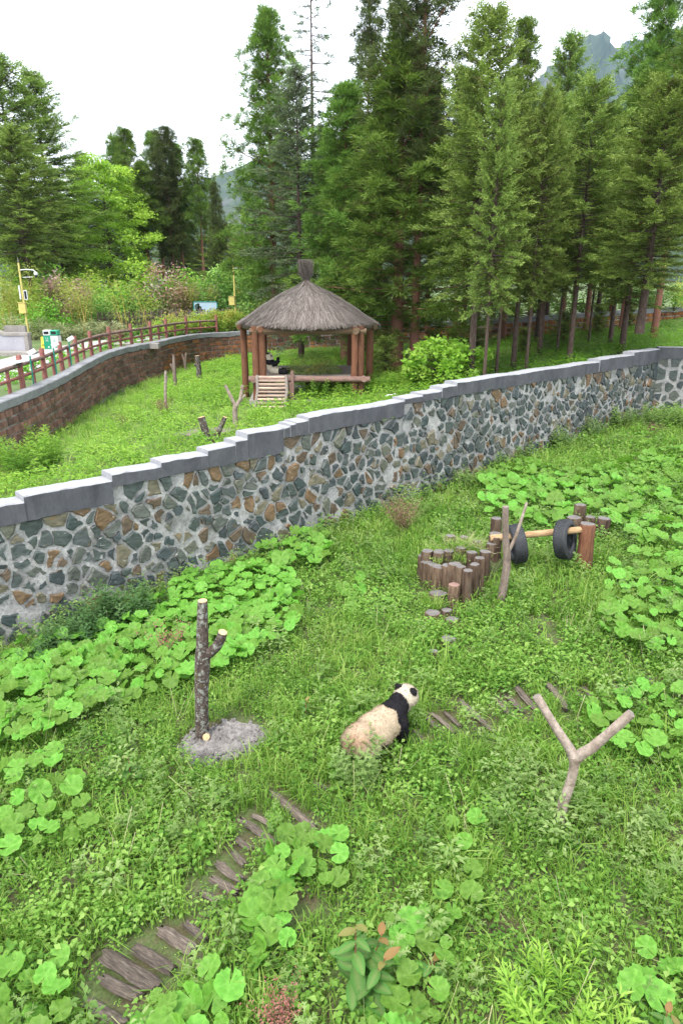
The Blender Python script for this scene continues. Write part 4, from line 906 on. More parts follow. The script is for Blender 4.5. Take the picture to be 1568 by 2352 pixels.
# ------------------------------------------------------------------ pandas
def soft_body(parts, voxel=.022, it=7):
    g = G()
    for kind, *a in parts:
        if kind == 'e':
            c, r, rot = a if len(a) == 3 else (*a, 0); V = []; n, m = 18, 10
            for i in range(m+1):
                ph = math.pi*i/m
                for j in range(n):
                    th = 2*math.pi*j/n; p = np.array([r[0]*math.sin(ph)*math.cos(th), r[1]*math.sin(ph)*math.sin(th), r[2]*math.cos(ph)])
                    V.append(np.array([p[0]*math.cos(rot)+p[2]*math.sin(rot), p[1], -p[0]*math.sin(rot)+p[2]*math.cos(rot)])+c)
            g.add(V, [(i*n+j, (i+1)*n+j, (i+1)*n+(j+1) % n, i*n+(j+1) % n) for i in range(m) for j in range(n)])
        else:
            P, rd = a; P = np.array(P, float); g.tube(P, rd, 14)
            for p, r in ((P[0], rd[0]), (P[-1], rd[-1])):
                V = []
                for i in range(9):
                    ph = math.pi*i/8
                    for j in range(12): V.append(p+r*np.array([math.sin(ph)*math.cos(j*.5236), math.sin(ph)*math.sin(j*.5236), math.cos(ph)]))
                g.add(V, [(i*12+j, (i+1)*12+j, (i+1)*12+(j+1) % 12, i*12+(j+1) % 12) for i in range(8) for j in range(12)])
    o = bpy.data.objects.new('tmp', g.mesh('tmp', M['fur'])); COL.objects.link(o)
    md = o.modifiers.new('r', 'REMESH'); md.mode = 'VOXEL'; md.voxel_size = voxel
    ms = o.modifiers.new('s', 'SMOOTH'); ms.iterations = it; ms.factor = .6
    dg = bpy.context.evaluated_depsgraph_get(); me = bpy.data.meshes.new_from_object(o.evaluated_get(dg)); bpy.data.objects.remove(o)
    return me
def fur_it(me, colf, t, nfur, L=.035, back=(-1, 0, -.25)):
    n = len(me.vertices); V = np.empty(n*3, 'f4'); me.vertices.foreach_get('co', V); V = V.reshape(-1, 3); Nn = np.empty(n*3, 'f4'); me.vertex_normals.foreach_get('vector', Nn); Nn = Nn.reshape(-1, 3)
    C = colf(V, Nn); a = me.attributes.new('hue', 'FLOAT_COLOR', 'POINT'); a.data.foreach_set('color', np.c_[C, np.ones(n)].astype('f4').ravel())
    me.polygons.foreach_set('use_smooth', [True]*len(me.polygons)); me.materials.clear(); me.materials.append(M['fur'])
    put('body', me, t, False)
    i = rs.randint(0, n, nfur); p = V[i]+rs.randn(nfur, 3)*.008; nn = Nn[i]; d = nn*.75+np.array(back)*.7+rs.randn(nfur, 3)*.3; d /= np.linalg.norm(d, axis=1)[:, None]
    s_ = np.cross(d, nn+rs.randn(nfur, 3)*.2); s_ /= np.linalg.norm(s_, axis=1)[:, None]+1e-6; L = L*rs.uniform(.6, 1.3, nfur)[:, None]
    Vf = np.stack([p-s_*.0055, p+s_*.0055, p+d*L], 1).reshape(-1, 3); Fc = np.arange(nfur*3).reshape(-1, 3)
    cc = np.repeat(np.clip(C[i]*rs.uniform(.8, 1.15, nfur)[:, None], 0, 1), 3, 0)
    tag(put('fur', npmesh('fur', Vf, Fc, M['fur'], colr=cc), t, False), kind='stuff')
BLK = np.array([.014, .013, .015])
# walking panda; local x forward, y to its left
HT = R_(12); hc = np.array([.83, -.02, .84])
hx = np.array([math.cos(HT), math.sin(HT), 0]); hy = np.array([-math.sin(HT), math.cos(HT), 0])
parts = [('e', (-.5, 0, .5), (.34, .34, .35)), ('e', (-.62, 0, .42), (.22, .3, .3)), ('e', (-.1, 0, .5), (.46, .37, .36)), ('e', (.18, 0, .53), (.36, .34, .34)), ('e', (.42, 0, .58), (.28, .29, .3)),
         ('t', [(.5, 0, .63), tuple(hc-[.1, 0, 0])], [.24, .2]), ('e', tuple(hc), (.235, .25, .225)), ('e', tuple(hc+hx*.17-[0, 0, .06]), (.12, .1, .09)),
         ('e', tuple(hc+hx*.03+hy*.1-[0, 0, .05]), (.13, .11, .12)), ('e', tuple(hc+hx*.03-hy*.1-[0, 0, .05]), (.13, .11, .12)),
         ('e', tuple(hc-hx*.03+hy*.18+[0, 0, .175]), (.045, .07, .075)), ('e', tuple(hc-hx*.03-hy*.18+[0, 0, .175]), (.045, .07, .075)),
         ('t', [(.42, -.2, .5), (.46, -.22, .28), (.52, -.2, .07)], [.17, .13, .11]), ('e', (.57, -.2, .05), (.13, .1, .06)),
         ('t', [(.4, .2, .5), (.3, .22, .28), (.22, .2, .07)], [.17, .13, .11]), ('e', (.27, .2, .05), (.13, .1, .06)),
         ('t', [(-.48, -.2, .42), (-.42, -.24, .24), (-.36, -.22, .08)], [.23, .16, .12]), ('e', (-.3, -.22, .05), (.14, .1, .06)),
         ('t', [(-.5, .2, .42), (-.56, .24, .24), (-.6, .22, .08)], [.23, .16, .12]), ('e', (-.54, .22, .05), (.14, .1, .06)), ('e', (-.8, 0, .44), (.08, .08, .09))]
me = soft_body(parts, it=14)
def col_walk(V, Nn):
    x, y, z = V.T; C = np.tile([.36, .285, .2], (len(V), 1)).astype(float)
    wv = .03*np.sin(y*17+z*9)+.02*np.sin(z*31)
    dirt = np.clip((-x-.2)*1.4, 0, .8)*np.clip(.15+wave(x*5, y*5+z*4)*.6+(.2), 0, 1); C = C*(1-dirt[:, None])+np.array([.24, .12, .07])*dirt[:, None]
    head = np.linalg.norm(V-hc, axis=1); C[head < .34] = [.42, .36, .28]
    band = (x+wv > .25+.12*np.clip(z-.5, -.2, .3)) & (x+wv < .67+.05*(z-.5)) & ~((head < .26)); C[band] = BLK
    C[(z+wv < .33) & (x > .08)] = BLK; C[(z+wv < .36) & (x < -.1)] = BLK*1.6
    soft = np.clip((.5-z-wv)/.18, 0, 1)*(x < -.2); C = C*(1-soft[:, None])+BLK*1.6*soft[:, None]
    for sg in (-1, 1):
        e = hc-hx*.03+hy*.18*sg+[0, 0, .175]; C[(np.linalg.norm((V-e)/[.085, .1, .105], axis=1) < 1)&(z > hc[2]+.085)] = BLK
        e = hc+hx*.17+hy*.085*sg+[0, 0, .02]; C[np.linalg.norm(V-e, axis=1) < .06] = BLK
    e = hc+hx*.29-[0, 0, .03]; C[np.linalg.norm(V-e, axis=1) < .035] = BLK
    return C
hd = R_(47); PS = .74; shoulder = atz(900, 1650, .42)[:2]; cpos = shoulder-.42*PS*np.array([math.cos(hd), math.sin(hd)])
t = empty('panda', (cpos[0], cpos[1], float(zn(*cpos))+.05), 'cream and black panda with brown stained rump walking away through the grass', 'panda', rz=hd)
t.scale = (PS, PS, PS); fur_it(me, col_walk, t, 26000, .024)

# ------------------------------------------------------------------ thatched pavilion
PC = np.array([-1.5, 31.1]); g0 = float(zf(*PC))
pav = empty('pavilion', (PC[0], PC[1], g0), 'six posted log pavilion with a grey brown thatched roof and raised platform', 'pavilion', rz=R_(3.5))
def plocal(o, parent=pav): o.parent = parent; o.location = (0, 0, 0); return o
def padd(g, name, mat, parent=pav, smooth=False):
    o = put(name, g.mesh(name, mat, smooth), parent, False); return o
for (x, y, r) in [(-2.2, -2.1, .16), (-1.9, -2.08, .17), (1.92, -2.1, .16), (2.2, -2.08, .15), (-2.03, 2.1, .17), (2.03, 2.1, .16), (-2.85, .5, .17), (2.82, .5, .19)]:
    g = G(); g.tube([(x+.01*rs.randn(), y, z) for z in (-.35, .8, 1.9, 3.05)], [r*.93, r*.9, r*.87, r*.85], 14, jit=.025); padd(g, 'post', M['brown_log'], smooth=True)
ring6 = [(-2.05, -2.1), (2.05, -2.1), (2.85, .4), (2.03, 2.1), (-2.03, 2.1), (-2.85, .4)]
for k in range(6):
    a, b = np.array(ring6[k]), np.array(ring6[(k+1) % 6]); u = (b-a)/np.linalg.norm(b-a)
    g = G(); A = np.r_[a-u*.35, 2.83+.02*k]; B = np.r_[b+u*.35, 2.83+.02*k]; g.tube([A, (A+B)/2, B], [.13, .125, .12], 12, 0, 1, .03); padd(g, 'eave_beam', [M['dark_beam'], M['brown_log']], smooth=False)
    g = G(); g.tube([np.r_[a, 3.02], (0, 0, 4.55)], [.06, .05], 8); padd(g, 'rafter', M['dark_beam'])
g = G(); g.tube([(-2.5, -2.27, .92), (0, -2.26, .91), (2.55, -2.28, .88)], [.13, .125, .12], 14, 0, 1, .03); padd(g, 'platform_beam', [M['platform_log'], M['brown_log']], smooth=True)
g = G(); g.tube([(2.3, -2.4, .9), (2.32, 2.3, .9)], .12, 12, 0, 1, .03); padd(g, 'platform_beam', [M['platform_log'], M['brown_log']])
g = G(); g.tube([(-2.3, -2.4, .9), (-2.32, 2.3, .9)], .12, 12, 0, 1, .03); padd(g, 'platform_beam', [M['platform_log'], M['brown_log']])
for k in range(14):
    y = -2.0+k*.295; g = G(); g.box((0, y+.14, .965+rs.uniform(-.006, .006)), (4.4, .28, .05), jit=.006); padd(g, 'floor_board', M['old_board'])
for (x, y) in [(-1.6, 0), (1.6, 0), (0, 0), (0, 1.9), (-.9, -1.6)]:
    g = G(); g.tube([(x, y, -.2), (x, y, .93)], .13, 10, jit=.03); padd(g, 'support', M['dark_beam'])
g = G(); g.box((0, 0, -.06), (5., 4.6, .16), jit=.02); padd(g, 'base_slab', M['grey_trim'])
# thatch: sagging six-sided cone with straw laid on it
def eave_r(th):
    k = math.pi/3; return 3.22*(.8*math.cos(k/2)/math.cos((th+k/2) % k-k/2)+.2*.95)
def roof_pt(th, q):      # q 0 apex .. 1 eave
    pr = np.interp(q, [0, .04, .12, .38, .78, 1], [.035, .05, .12, .38, .78, 1]); dz = np.interp(q, [0, .04, .12, .38, .78, 1], [0, .07, .17, .34, .72, 1])
    r = eave_r(th)*pr; z = 4.92-1.82*dz+.12*math.cos(6*th)*0; return np.array([r*math.cos(th)*1.0, r*math.sin(th)*.95, z+(.1 if q > .98 else 0)*abs(math.cos(th))])
V = []; n = 60; qs = np.linspace(0, 1, 14)
for q in qs:
    for j in range(n): V.append(roof_pt(2*math.pi*j/n, q)-[0, 0, .04])
for q in (.98, .3, .02):
    for j in range(n): V.append(roof_pt(2*math.pi*j/n, q)-[0, 0, .2])
k = 17
g = G().add(V, [(i*n+j, (i+1)*n+j, (i+1)*n+(j+1) % n, i*n+(j+1) % n) for i in range(k-1) for j in range(n)]); roof = padd(g, 'roof', M['thatch_core'], smooth=False)
ns = 15000; q = np.sqrt(rs.uniform(.0, 1, ns)); th = rs.uniform(0, 6.283, ns); Vs, Ts = [], []
for a, b in zip(q, th):
    L = rs.uniform(.1, .26); q1 = min(a+L, 1.0); p0 = roof_pt(b, a)+[0, 0, rs.uniform(-.01, .03)]; b1 = b+rs.uniform(-.12, .12)*(.25+.75*(1-a))
    p1 = roof_pt(b1, q1)
    if a+L > 1: 
        d = p1-roof_pt(b1, .9); p1 = p1+d/np.linalg.norm(d)*min((a+L-1)*2.2, .3)*rs.uniform(.3, 1.1)+[0, 0, -.05*rs.rand()]
    p1 = p1+[0, 0, rs.uniform(0., .06)]
    d = p1-p0; s_ = np.cross(d, [0, 0, 1.]); s_ /= np.linalg.norm(s_)+1e-6; w_ = rs.uniform(.005, .013)
    Vs += [p0-s_*w_, p0+s_*w_, p1+s_*w_*.5, p1-s_*w_*.5]; Ts += [rs.uniform(.1, .95)]*4
Fc = np.arange(len(Vs)).reshape(-1, 4); tag(put('thatch', npmesh('thatch', np.array(Vs), Fc, M['thatch'], np.array(Ts)), roof, False), kind='stuff')
Vs, Ts = [], []
for _ in range(1900):
    a = rs.uniform(0, 6.28); r0 = .2*math.sqrt(rs.rand()); r1 = r0*rs.uniform(.9, 1.9)+.03*abs(rs.randn()); h = rs.uniform(.3, .9)
    p0 = np.array([.1*math.cos(a), .1*math.sin(a), 4.75])*[r0*4, r0*4, 1]; p0[2] = 4.75+rs.uniform(-.1, .1); p1 = np.array([r1*math.cos(a+.3)-.04, r1*math.sin(a+.3), 4.85+h*.95]); s_ = np.cross(p1-p0, rs.randn(3)); s_ /= np.linalg.norm(s_); w_ = .01
    Vs += [p0-s_*w_, p0+s_*w_, p1+s_*w_*.4, p1-s_*w_*.4]; Ts += [rs.uniform(.1, .8)]*4
tag(put('top_tuft', npmesh('top_tuft', np.array(Vs), np.arange(len(Vs)).reshape(-1, 4), M['thatch'], np.array(Ts)), roof, False), kind='stuff')
# slatted ramp leaning on the platform
rp = empty('log_ramp', (0, 0, 0), 'pale slatted log ramp leaning on the front of the thatched pavilion platform', 'ramp')
c_, s_ = math.cos(R_(3.5)), math.sin(R_(3.5))
def pw(x, y, z): return np.array([PC[0]+x*c_-y*s_, PC[1]+x*s_+y*c_, g0+z])
rp.location = tuple(pw(-1.5, -3.2, 0))
ra, rb_ = (-2.32, .98), (-3.25, -.1)
for x in (-2.12, -.92):
    g = G(); g.tube([pw(x-.02, ra[0], ra[1]+.1), pw(x+.0, (ra[0]+rb_[0])/2, .5), pw(x-.1, rb_[0], rb_[1])], [.065, .06, .06], 10, jit=.04); g.obj('rail', M['old_board'], rp)
for k in range(9):
    q = k/8.; y = ra[0]+(rb_[0]-ra[0])*q; z = ra[1]+(rb_[1]-ra[1])*q+.03; g = G(); a = pw(-2.12+.0*q, y, z); b = pw(-.95-.08*q, y, z-.01); g.tube([a, b], [.05+.012*rs.rand(), .05+.012*rs.rand()], 9, jit=.06); g.obj('slat', M['ramp_slat'], rp)
for (x, h) in ((-.68, 1.28), (-.78, .8)):
    g = G(); g.tube([pw(x, -2.45, -.2), pw(x, -2.42, h)], .07, 10, 0, 1, .04); tag(g.obj('stake', [M['platform_log'], M['grey_cut']]), ('tall' if h > 1 else 'short')+' stake beside the slatted ramp of the pavilion', 'stake')
# resting panda
parts = [('e', (0, 0, .22), (.3, .3, .24)), ('e', (-.12, 0, .4), (.27, .28, .3)), ('e', (-.24, 0, .62), (.22, .26, .24)), ('e', (-.26, 0, .93), (.17, .19, .17)), ('e', (-.13, 0, .87), (.1, .1, .085)), ('e', (-.22, .09, .88), (.1, .09, .1)), ('e', (-.22, -.09, .88), (.1, .09, .1)),
         ('e', (-.3, .15, 1.08), (.04, .06, .065)), ('e', (-.3, -.15, 1.08), (.04, .06, .065)), ('t', [(-.2, -.2, .62), (.06, -.26, .5), (.3, -.17, .68)], [.13, .11, .085]), ('t', [(-.2, .2, .62), (.05, .26, .55), (.18, .12, .8)], [.13, .11, .085]),
         ('t', [(.1, -.18, .18), (.42, -.24, .2), (.66, -.24, .14)], [.17, .13, .11]), ('e', (.7, -.24, .19), (.08, .1, .13)), ('t', [(.1, .18, .18), (.42, .26, .2), (.66, .28, .14)], [.17, .13, .11]), ('e', (.7, .28, .19), (.08, .1, .13))]
me = soft_body(parts, .022, 6)
def col_sit(V, Nn):
    x, y, z = V.T; C = np.tile([.5, .44, .34], (len(V), 1)); C[(x > .34) & (z < .36)] = BLK
    arm = np.minimum(np.linalg.norm(V-[-.05, -.26, .56], axis=1), np.linalg.norm(V-[-.05, .26, .58], axis=1)); C[((z > .5) & (z < .76)) & ((x < .0)|(arm < .3))] = BLK; C[(x > .0) & (z > .42) & (z < .95)] = BLK
    C[(np.abs(y) > .09) & (z > 1.03)] = BLK
    for sg in (-1, 1): C[np.linalg.norm(V-[-.12, .09*sg, .95], axis=1) < .055] = BLK
    C[np.linalg.norm(V-[-.03, 0, .89], axis=1) < .03] = BLK
    return C
pz = g0+.995; hp = aty(616, 833, 30.0)
t = empty('panda', (hp[0]+.26, 30.0, pz-.02), 'black and white panda sitting on the pavilion platform eating bamboo', 'panda', rz=R_(-14)); t.scale = (.82, .82, .82)
fur_it(me, col_sit, t, 8000, .03, (0, 0, -.6))
# heap of bamboo browse
def bam_leaf_cloud(n, fn, L=.13, w_=.02, down=.3):
    V, Fc, tt = [], [], []
    for _ in range(n):
        p = fn(); d = rs.randn(3)*[1, 1, .5]-[0, 0, down]; leaf_tri(V, Fc, tt, p, d, L*rs.uniform(.7, 1.4), w_, rs.rand(), .1)
    return np.array(V), np.array(Fc), np.array(tt)
bc = np.array([-1.25, 30.2, pz]); t = empty('bamboo_heap', bc, 'heap of leafy cut bamboo lying on the pavilion platform', 'bamboo')
def hp_(): 
    a = rs.uniform(0, 6.28); r = math.sqrt(rs.rand()); return np.array([1.25*r*math.cos(a), .75*r*math.sin(a), rs.rand()*.95*max(.08, (1-r*r))**.7+.02])
Vb = bam_leaf_cloud(3400, hp_); put('foliage', npmesh('foliage', *Vb[:2], M['bamboo_leaf'], Vb[2]), t, False)
for k in range(16):
    a = rs.uniform(-.5, .9)+(math.pi if rs.rand() < .4 else 0); c = np.array([rs.uniform(-.5, .5), rs.uniform(-.5, .3), .04]); e = c+np.array([math.cos(a)*rs.uniform(.6, 1.1), math.sin(a)*.5, rs.uniform(.1, .8)])
    g = G(); g.tube([c, (c+e)/2+[0, 0, .08], e], [.012, .009, .005], 5); put('cane', g.mesh('cane', M['bamboo_cane']), t, False)

# ------------------------------------------------------------------ stakes and forks in the second enclosure
Q1 = lambda x, y, dy=0: (x*.6378*.5741, (900+y*.6378)*.5741, dy); k1 = .6378*.5741
def far_post(bpx, pieces, label, mat='grey_branch', name='wooden_post', tm='old_board'):
    b = atg(*Q1(*bpx)[:2], zf); Y = b[1]; t = empty(name, b, label, 'post')
    for k, (pts, ws) in enumerate(pieces):
        P = at_plane([Q1(*p) for p in pts], Y)
        if k == 0: P[0] = P[0]-np.array([0, 0, .2])
        g = G(); g.tube(P, [rpx(w_*k1, Y) for w_ in ws], 10, 0, 1, .05); g.obj('trunk' if k == 0 else 'branch', [M[mat], M[tm]], t, True)
far_post((1040, 1195), [([(1040,1195),(1038,1050),(1040,915)], [19,18,15]), ([(1042,1000),(1052,950)], [9,6])], 'thin bare stake with a split tip in the second enclosure', 'grey_branch')
far_post((1102, 1035), [([(1102,1035),(1095,930),(1089,815)], [26,22,15]), ([(1090,920),(1072,870)], [12,13])], 'grey stake with a short stub in front of the red block wall', 'brown_post')
far_post((1168, 910), [([(1168,910),(1158,860),(1143,808)], [15,13,10]), ([(1163,890),(1168,803)], [14,13])], 'twin pronged grey stake close to the red block wall', 'brown_post')
far_post((1252, 995), [([(1252,995),(1247,900),(1238,820)], [36,31,30]), ([(1243,890),(1222,872)], [20,20])], 'stout lichen covered stake with a sawn side stub near the ferns', 'lichen_bark', tm='cut_wood')
far_post((1480, 1290), [([(1480,1290),(1472,1180),(1478,1130)], [27,32,30]), ([(1478,1140),(1450,1080),(1412,1005)], [24,22,17]), ([(1480,1140),(1510,1090),(1522,1005)], [24,24,18]), ([(1505,1100),(1540,1065)], [18,12])], 'weathered forked snag in front of the pavilion ramp', 'grey_branch')
far_post((1325, 1385), [([(1325,1385),(1290,1300),(1262,1205)], [42,46,46]), ([(1328,1370),(1375,1290),(1412,1205)], [32,34,28])], 'stout lichen speckled fork rising just behind the wall coping', 'lichen_bark', tm='cut_wood')
b = atg(*Q1(1300, 1320)[:2], zf); t = empty('pole_mat', b, 'little deck of thin grey poles laid in the grass behind the lichen fork', 'deck')
for k in range(9):
    g = G(); c = b+np.array([.1*k-.4, .16*k-.5, .1]); g.tube([c-[.75, -.12, 0], c+[.75, -.12, 0]], .04, 7, jit=.05); g.obj('pole', M['old_board'], t)

# ------------------------------------------------------------------ undergrowth of the second enclosure
bpoly = bound
def far_samples(n):
    x = rs.uniform(-15, 24, n); y = rs.uniform(13, 48, n); nn = (x-WA[0])*WN[0]+(y-WA[1])*WN[1]
    ok = inpoly(x, y, bpoly) & (nn < -.7) & (np.abs(x) < .56*y+2)
    lx, ly = x-PC[0], y-PC[1]; ok &= ~((np.abs(lx) < 2.75) & (np.abs(ly) < 2.4)) & ~((np.abs(lx+1.6) < .9) & (ly > -3.7) & (ly < 0))
    return x[ok], y[ok]
ut = [herb_t(17, .42, .12, .06, .22) for _ in range(5)]+[mug_t(.6, 5) for _ in range(2)]
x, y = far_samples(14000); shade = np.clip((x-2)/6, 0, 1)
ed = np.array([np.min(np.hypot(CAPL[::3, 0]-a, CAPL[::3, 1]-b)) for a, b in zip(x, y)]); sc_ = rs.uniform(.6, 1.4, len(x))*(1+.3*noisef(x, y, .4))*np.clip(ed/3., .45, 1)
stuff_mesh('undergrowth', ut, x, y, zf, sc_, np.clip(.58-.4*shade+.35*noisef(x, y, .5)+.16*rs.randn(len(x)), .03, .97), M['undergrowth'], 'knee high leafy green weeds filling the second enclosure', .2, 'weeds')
x, y = far_samples(7000); ok = x < 3; x, y = x[ok], y[ok]
stuff_mesh('meadow_grass', gt, x, y, zf, rs.uniform(1.1, 1.8, len(x)), np.clip(.55+.2*rs.randn(len(x)), 0, 1), M['grass'], 'tall bright meadow grass among the weeds of the second enclosure', .2, 'grass')
# clearing by the ramp stays as is; ferns and tall weeds as plants of their own
FT = [fern_t(9, 1.) for _ in range(3)]
def fern(D, h, grp=None, label='bright yellow green fern near the stout stake in the second enclosure', fn=zf):
    p = atg(*D, fn) if not isinstance(D, np.ndarray) else D; t = empty('fern', p, label, 'fern', grp); V, Fc, tt = FT[rs.randint(3)]
    o = put('fronds', npmesh('fronds', V*h, Fc, M['fern'], np.clip(tt+.5, 0, 1)), t, False)
for (x, y, h) in [(495, 845, 1.1), (520, 860, 1.2), (470, 858, 1.), (450, 880, .9), (505, 880, .9)]: fern((x, y), h, 'ferns in the second enclosure')
LW = 'tall leafy stem weeds just behind the wall coping at the low end of the wall'
for (x, y, h, n) in [(70, 1090, 1.3, 14), (30, 1080, 1.2, 12), (115, 1080, 1.35, 12), (20, 1050, 1.1, 10), (95, 1040, 1.0, 10)]: weed_plant(atg(x, y, zf), h, n, LW, 'undergrowth', 'tall_weed', 'tall weeds behind the coping')
LW = 'bushy weed clump beside the pavilion'
for (x, y, h, n) in [(720, 915, .75, 18), (760, 905, .7, 18), (690, 920, .6, 14), (840, 900, .8, 22), (875, 895, .8, 24), (735, 918, .9, 26), (775, 908, .9, 26), (800, 912, .7, 20), (560, 850, .6, 12), (905, 890, .8, 14)]: weed_plant(atg(x, y, zf), h, n, LW, 'undergrowth', 'leafy_weed', 'weed clumps round the pavilion', .6)
dry_shrub(atg(380, 960, zf), .8, 'brown withered weed round the thin bare stake', n=18, nl=500)
dry_shrub(atg(285, 985, zf), .6, 'small withered brown weed in the middle of the second enclosure', n=12, nl=260)

# ------------------------------------------------------------------ log fence along the terrace edge
fence = empty('log_fence', rw_pt(10, -.8, 2.5), 'dark red log fence with round rails along the top of the block wall', 'fence')
acap = [float(np.argmin(np.hypot(CAPL[:, 0]-CAP[i][0], CAPL[:, 1]-CAP[i][1]))) for i in (2, 6, 7)]
a0, a1 = arc[int(acap[0])]-1.2, arc[int(acap[2])]-1.5
def fz(a): p = rw_pt(a, -.75, 0); return float(zo(p[0], p[1]))
aa = np.arange(a0, a1, 2.5)
for k, a in enumerate(aa):
    z = fz(a); g = G(); g.tube([rw_pt(a, -.75, z-.2), rw_pt(a, -.75, z+.6), rw_pt(a, -.75, z+1.24), rw_pt(a, -.75, z+1.3)], [.105, .1, .1, .085], 10, jit=.02); g.obj('post', M['fence_paint'], fence, True)
    if k+1 < len(aa):
        b = aa[k+1]; g = G(); g.tube([rw_pt(a, -.75, fz(a)+.92), rw_pt((a+b)/2, -.75, fz((a+b)/2)+.93), rw_pt(b, -.75, fz(b)+.92)], [.08, .075, .08], 10, jit=.06); g.obj('top_rail', M['fence_rail'], fence, True)
        g = G(); g.tube([rw_pt(a, -.75, fz(a)+.48), rw_pt(b, -.75, fz(b)+.48)], .06, 9, jit=.03); g.obj('middle_rail', M['fence_paint'], fence, True)
        m_ = (a+b)/2; g = G(); g.tube([rw_pt(m_, -.75, fz(m_)-.15), rw_pt(m_, -.75, fz(m_)+.88)], .07, 9, jit=.03); g.obj('baluster', M['fence_paint'], fence, True)
# low floodlights on green posts beside the fence
def floodlight(a, h, label):
    p = np.array(rw_pt(a, -.55, fz(a))); t = empty('floodlight', p, label, 'floodlight', 'floodlights along the log fence')
    g = G(); g.tube([(0, 0, -.1), (0, 0, h)], .03, 8); put('post', g.mesh('post', M['teal']), t, False)
    g = G(); g.box((.1, -.02, h+.1), (.3, .2, .14), rz=.5, ry=-.5); o = put('lamp_head', g.mesh('lamp_head', M['white']), t, False)
    g = G(); g.box((.1, -.02, h+.012), (.24, .16, .02), rz=.5, ry=-.5); put('lens', g.mesh('lens', M['board_blue']), o, False)
i0 = arc[int(acap[0])]
for da in (4.4, 7.2, 9.6): floodlight(i0+da, 1.25, 'white floodlight on a thin green post beside the red log fence')
a = i0+3.4; p = np.array(rw_pt(a, -.75, fz(a)+1.02)); t = empty('solar_panel', p, 'flat white solar panel lying on the red fence rail', 'panel')
g = G(); g.box((0, 0, .06), (.5, .85, .035), rz=-.6, rx=.1); put('frame', g.mesh('frame', M['white']), t, False)
g = G(); g.box((0, 0, .02), (.08, .5, .05), rz=-.6); put('bracket', g.mesh('bracket', M['black']), t, False)

# ------------------------------------------------------------------ terrace: ramp wall, bins, sign, poles, fence, board
def ter(x, y, Y=None):
    z = 2.6
    for _ in range(10):
        p = atz(x, y, z); z = .5*z+.5*float(zo(p[0], p[1]))
    return p
b = ter(70, 812); zg = b[2]
t = empty('stair_wall', (b[0]-2.2, b[1], zg), 'sloping pale plaster stair wall with brown stone coping', 'wall')
X1 = b[0]; Yw = b[1]
def prism(g, pts, y0, y1, m=0):
    n = len(pts); V = [(x, y0, z) for x, z in pts]+[(x, y1, z) for x, z in pts]
    g.add(V, [tuple(range(n)), tuple(range(2*n-1, n-1, -1))]+[(i, i+n, (i+1) % n+n, (i+1) % n) for i in range(n)], m)
g = G(); prism(g, [(X1-6, zg-.1), (X1-.22, zg-.1), (X1-.22, zg+.95), (X1-1.3, zg+.95), (X1-6, zg+2.9)], Yw, Yw+.35); g.obj('panel', M['plaster'], t)
g = G(); prism(g, [(X1-1.32, zg+.953), (X1+.02, zg+.953), (X1+.02, zg+1.1), (X1-1.36, zg+1.1)], Yw-.05, Yw+.42); g.obj('coping', M['grey_trim'], t)
g = G(); prism(g, [(X1-6, zg+2.91), (X1-1.33, zg+.955), (X1-1.37, zg+1.11), (X1-6, zg+3.07)], Yw-.05, Yw+.42); g.obj('coping', M['grey_trim'], t)
g = G(); prism(g, [(X1-.22, zg-.1), (X1-.0, zg-.1), (X1-.0, zg+.95), (X1-.22, zg+.95)], Yw-.03, Yw+.4); g.obj('end_pier', M['grey_trim'], t)
g = G(); prism(g, [(X1-2.2, zg+.8), (X1-1., zg+.8), (X1-1., zg+1.35), (X1-2.2, zg+1.35)], Yw+2., Yw+2.3); g.obj('rear_block', M['grey_trim'], t)
g = G(); prism(g, [(X1-5, zg-.2), (X1+.6, zg-.2), (X1+.6, zg+.16), (X1-5, zg+.16)], Yw-1.1, Yw-.06); tag(g.obj('step', M['grey_trim']), 'low grey stone step in front of the plaster stair wall', 'step')
g = G(); prism(g, [(X1+3.1, zg-.1), (X1+6, zg-.1), (X1+6, zg+.2), (X1+3.1, zg+.2)], Yw+4., Yw+4.6); tag(g.obj('step', M['grey_trim']), 'long grey stone step behind the litter bins', 'step')
b = ter(124, 803)
t = empty('litter_bin', b, 'twin litter bin, one half green and one half white, with dark slots', 'bin', rz=-.08)
for k, sx in enumerate((-1, 1)):
    w_ = .43; body, top = ('bin_green', 'bin_white') if k == 0 else ('bin_white', 'bin_green')
    g = G(); g.box((sx*w_/2, 0, .41), (w_-.01, .42, .74), jit=0); bo = put('body', g.mesh('body', M[body]), t, False)
    g = G(); g.box((sx*w_/2, 0, .94), (w_-.01, .42, .31)); ho = put('hood', g.mesh('hood', M[top]), t, False)
    bm = ho.modifiers.new('b', 'BEVEL'); bm.width = .05; bm.segments = 3
    g = G(); g.box((sx*w_/2, -.212, .95), (w_*.66, .02, .15)); put('slot', g.mesh('slot', M['black']), ho, False)
    g = G()                                                     # recycling triangle of three arrows, and a text bar
    lm = 'bin_white' if k == 0 else 'bin_green'
    for j in range(3):
        a = j*2.094+.5; c = np.array([sx*w_/2+.06*math.cos(a), -.216, .62+.06*math.sin(a)]); g.box(c, (.075, .008, .026), ry=-(a+1.57))
    put('emblem', g.mesh('emblem', M[lm]), bo, False)
    g = G(); [g.box((sx*w_/2+dx, -.216, .5), (.028, .008, .035)) for dx in (-.07, -.035, 0, .035, .07)]; put('lettering', g.mesh('lettering', M[lm]), bo, False)
    g = G(); g.box((sx*w_/2+.06, -.216, .16), (.08, .008, .09)); put('label', g.mesh('label', M[lm]), bo, False)
b = ter(103, 801); t = empty('floor_sign', b, 'yellow folding floor sign beside the green litter bin', 'sign')
g = G(); g.box((0, 0, .34), (.3, .02, .66), rx=-.18); put('front_board', g.mesh('front_board', M['yellow']), t, False)
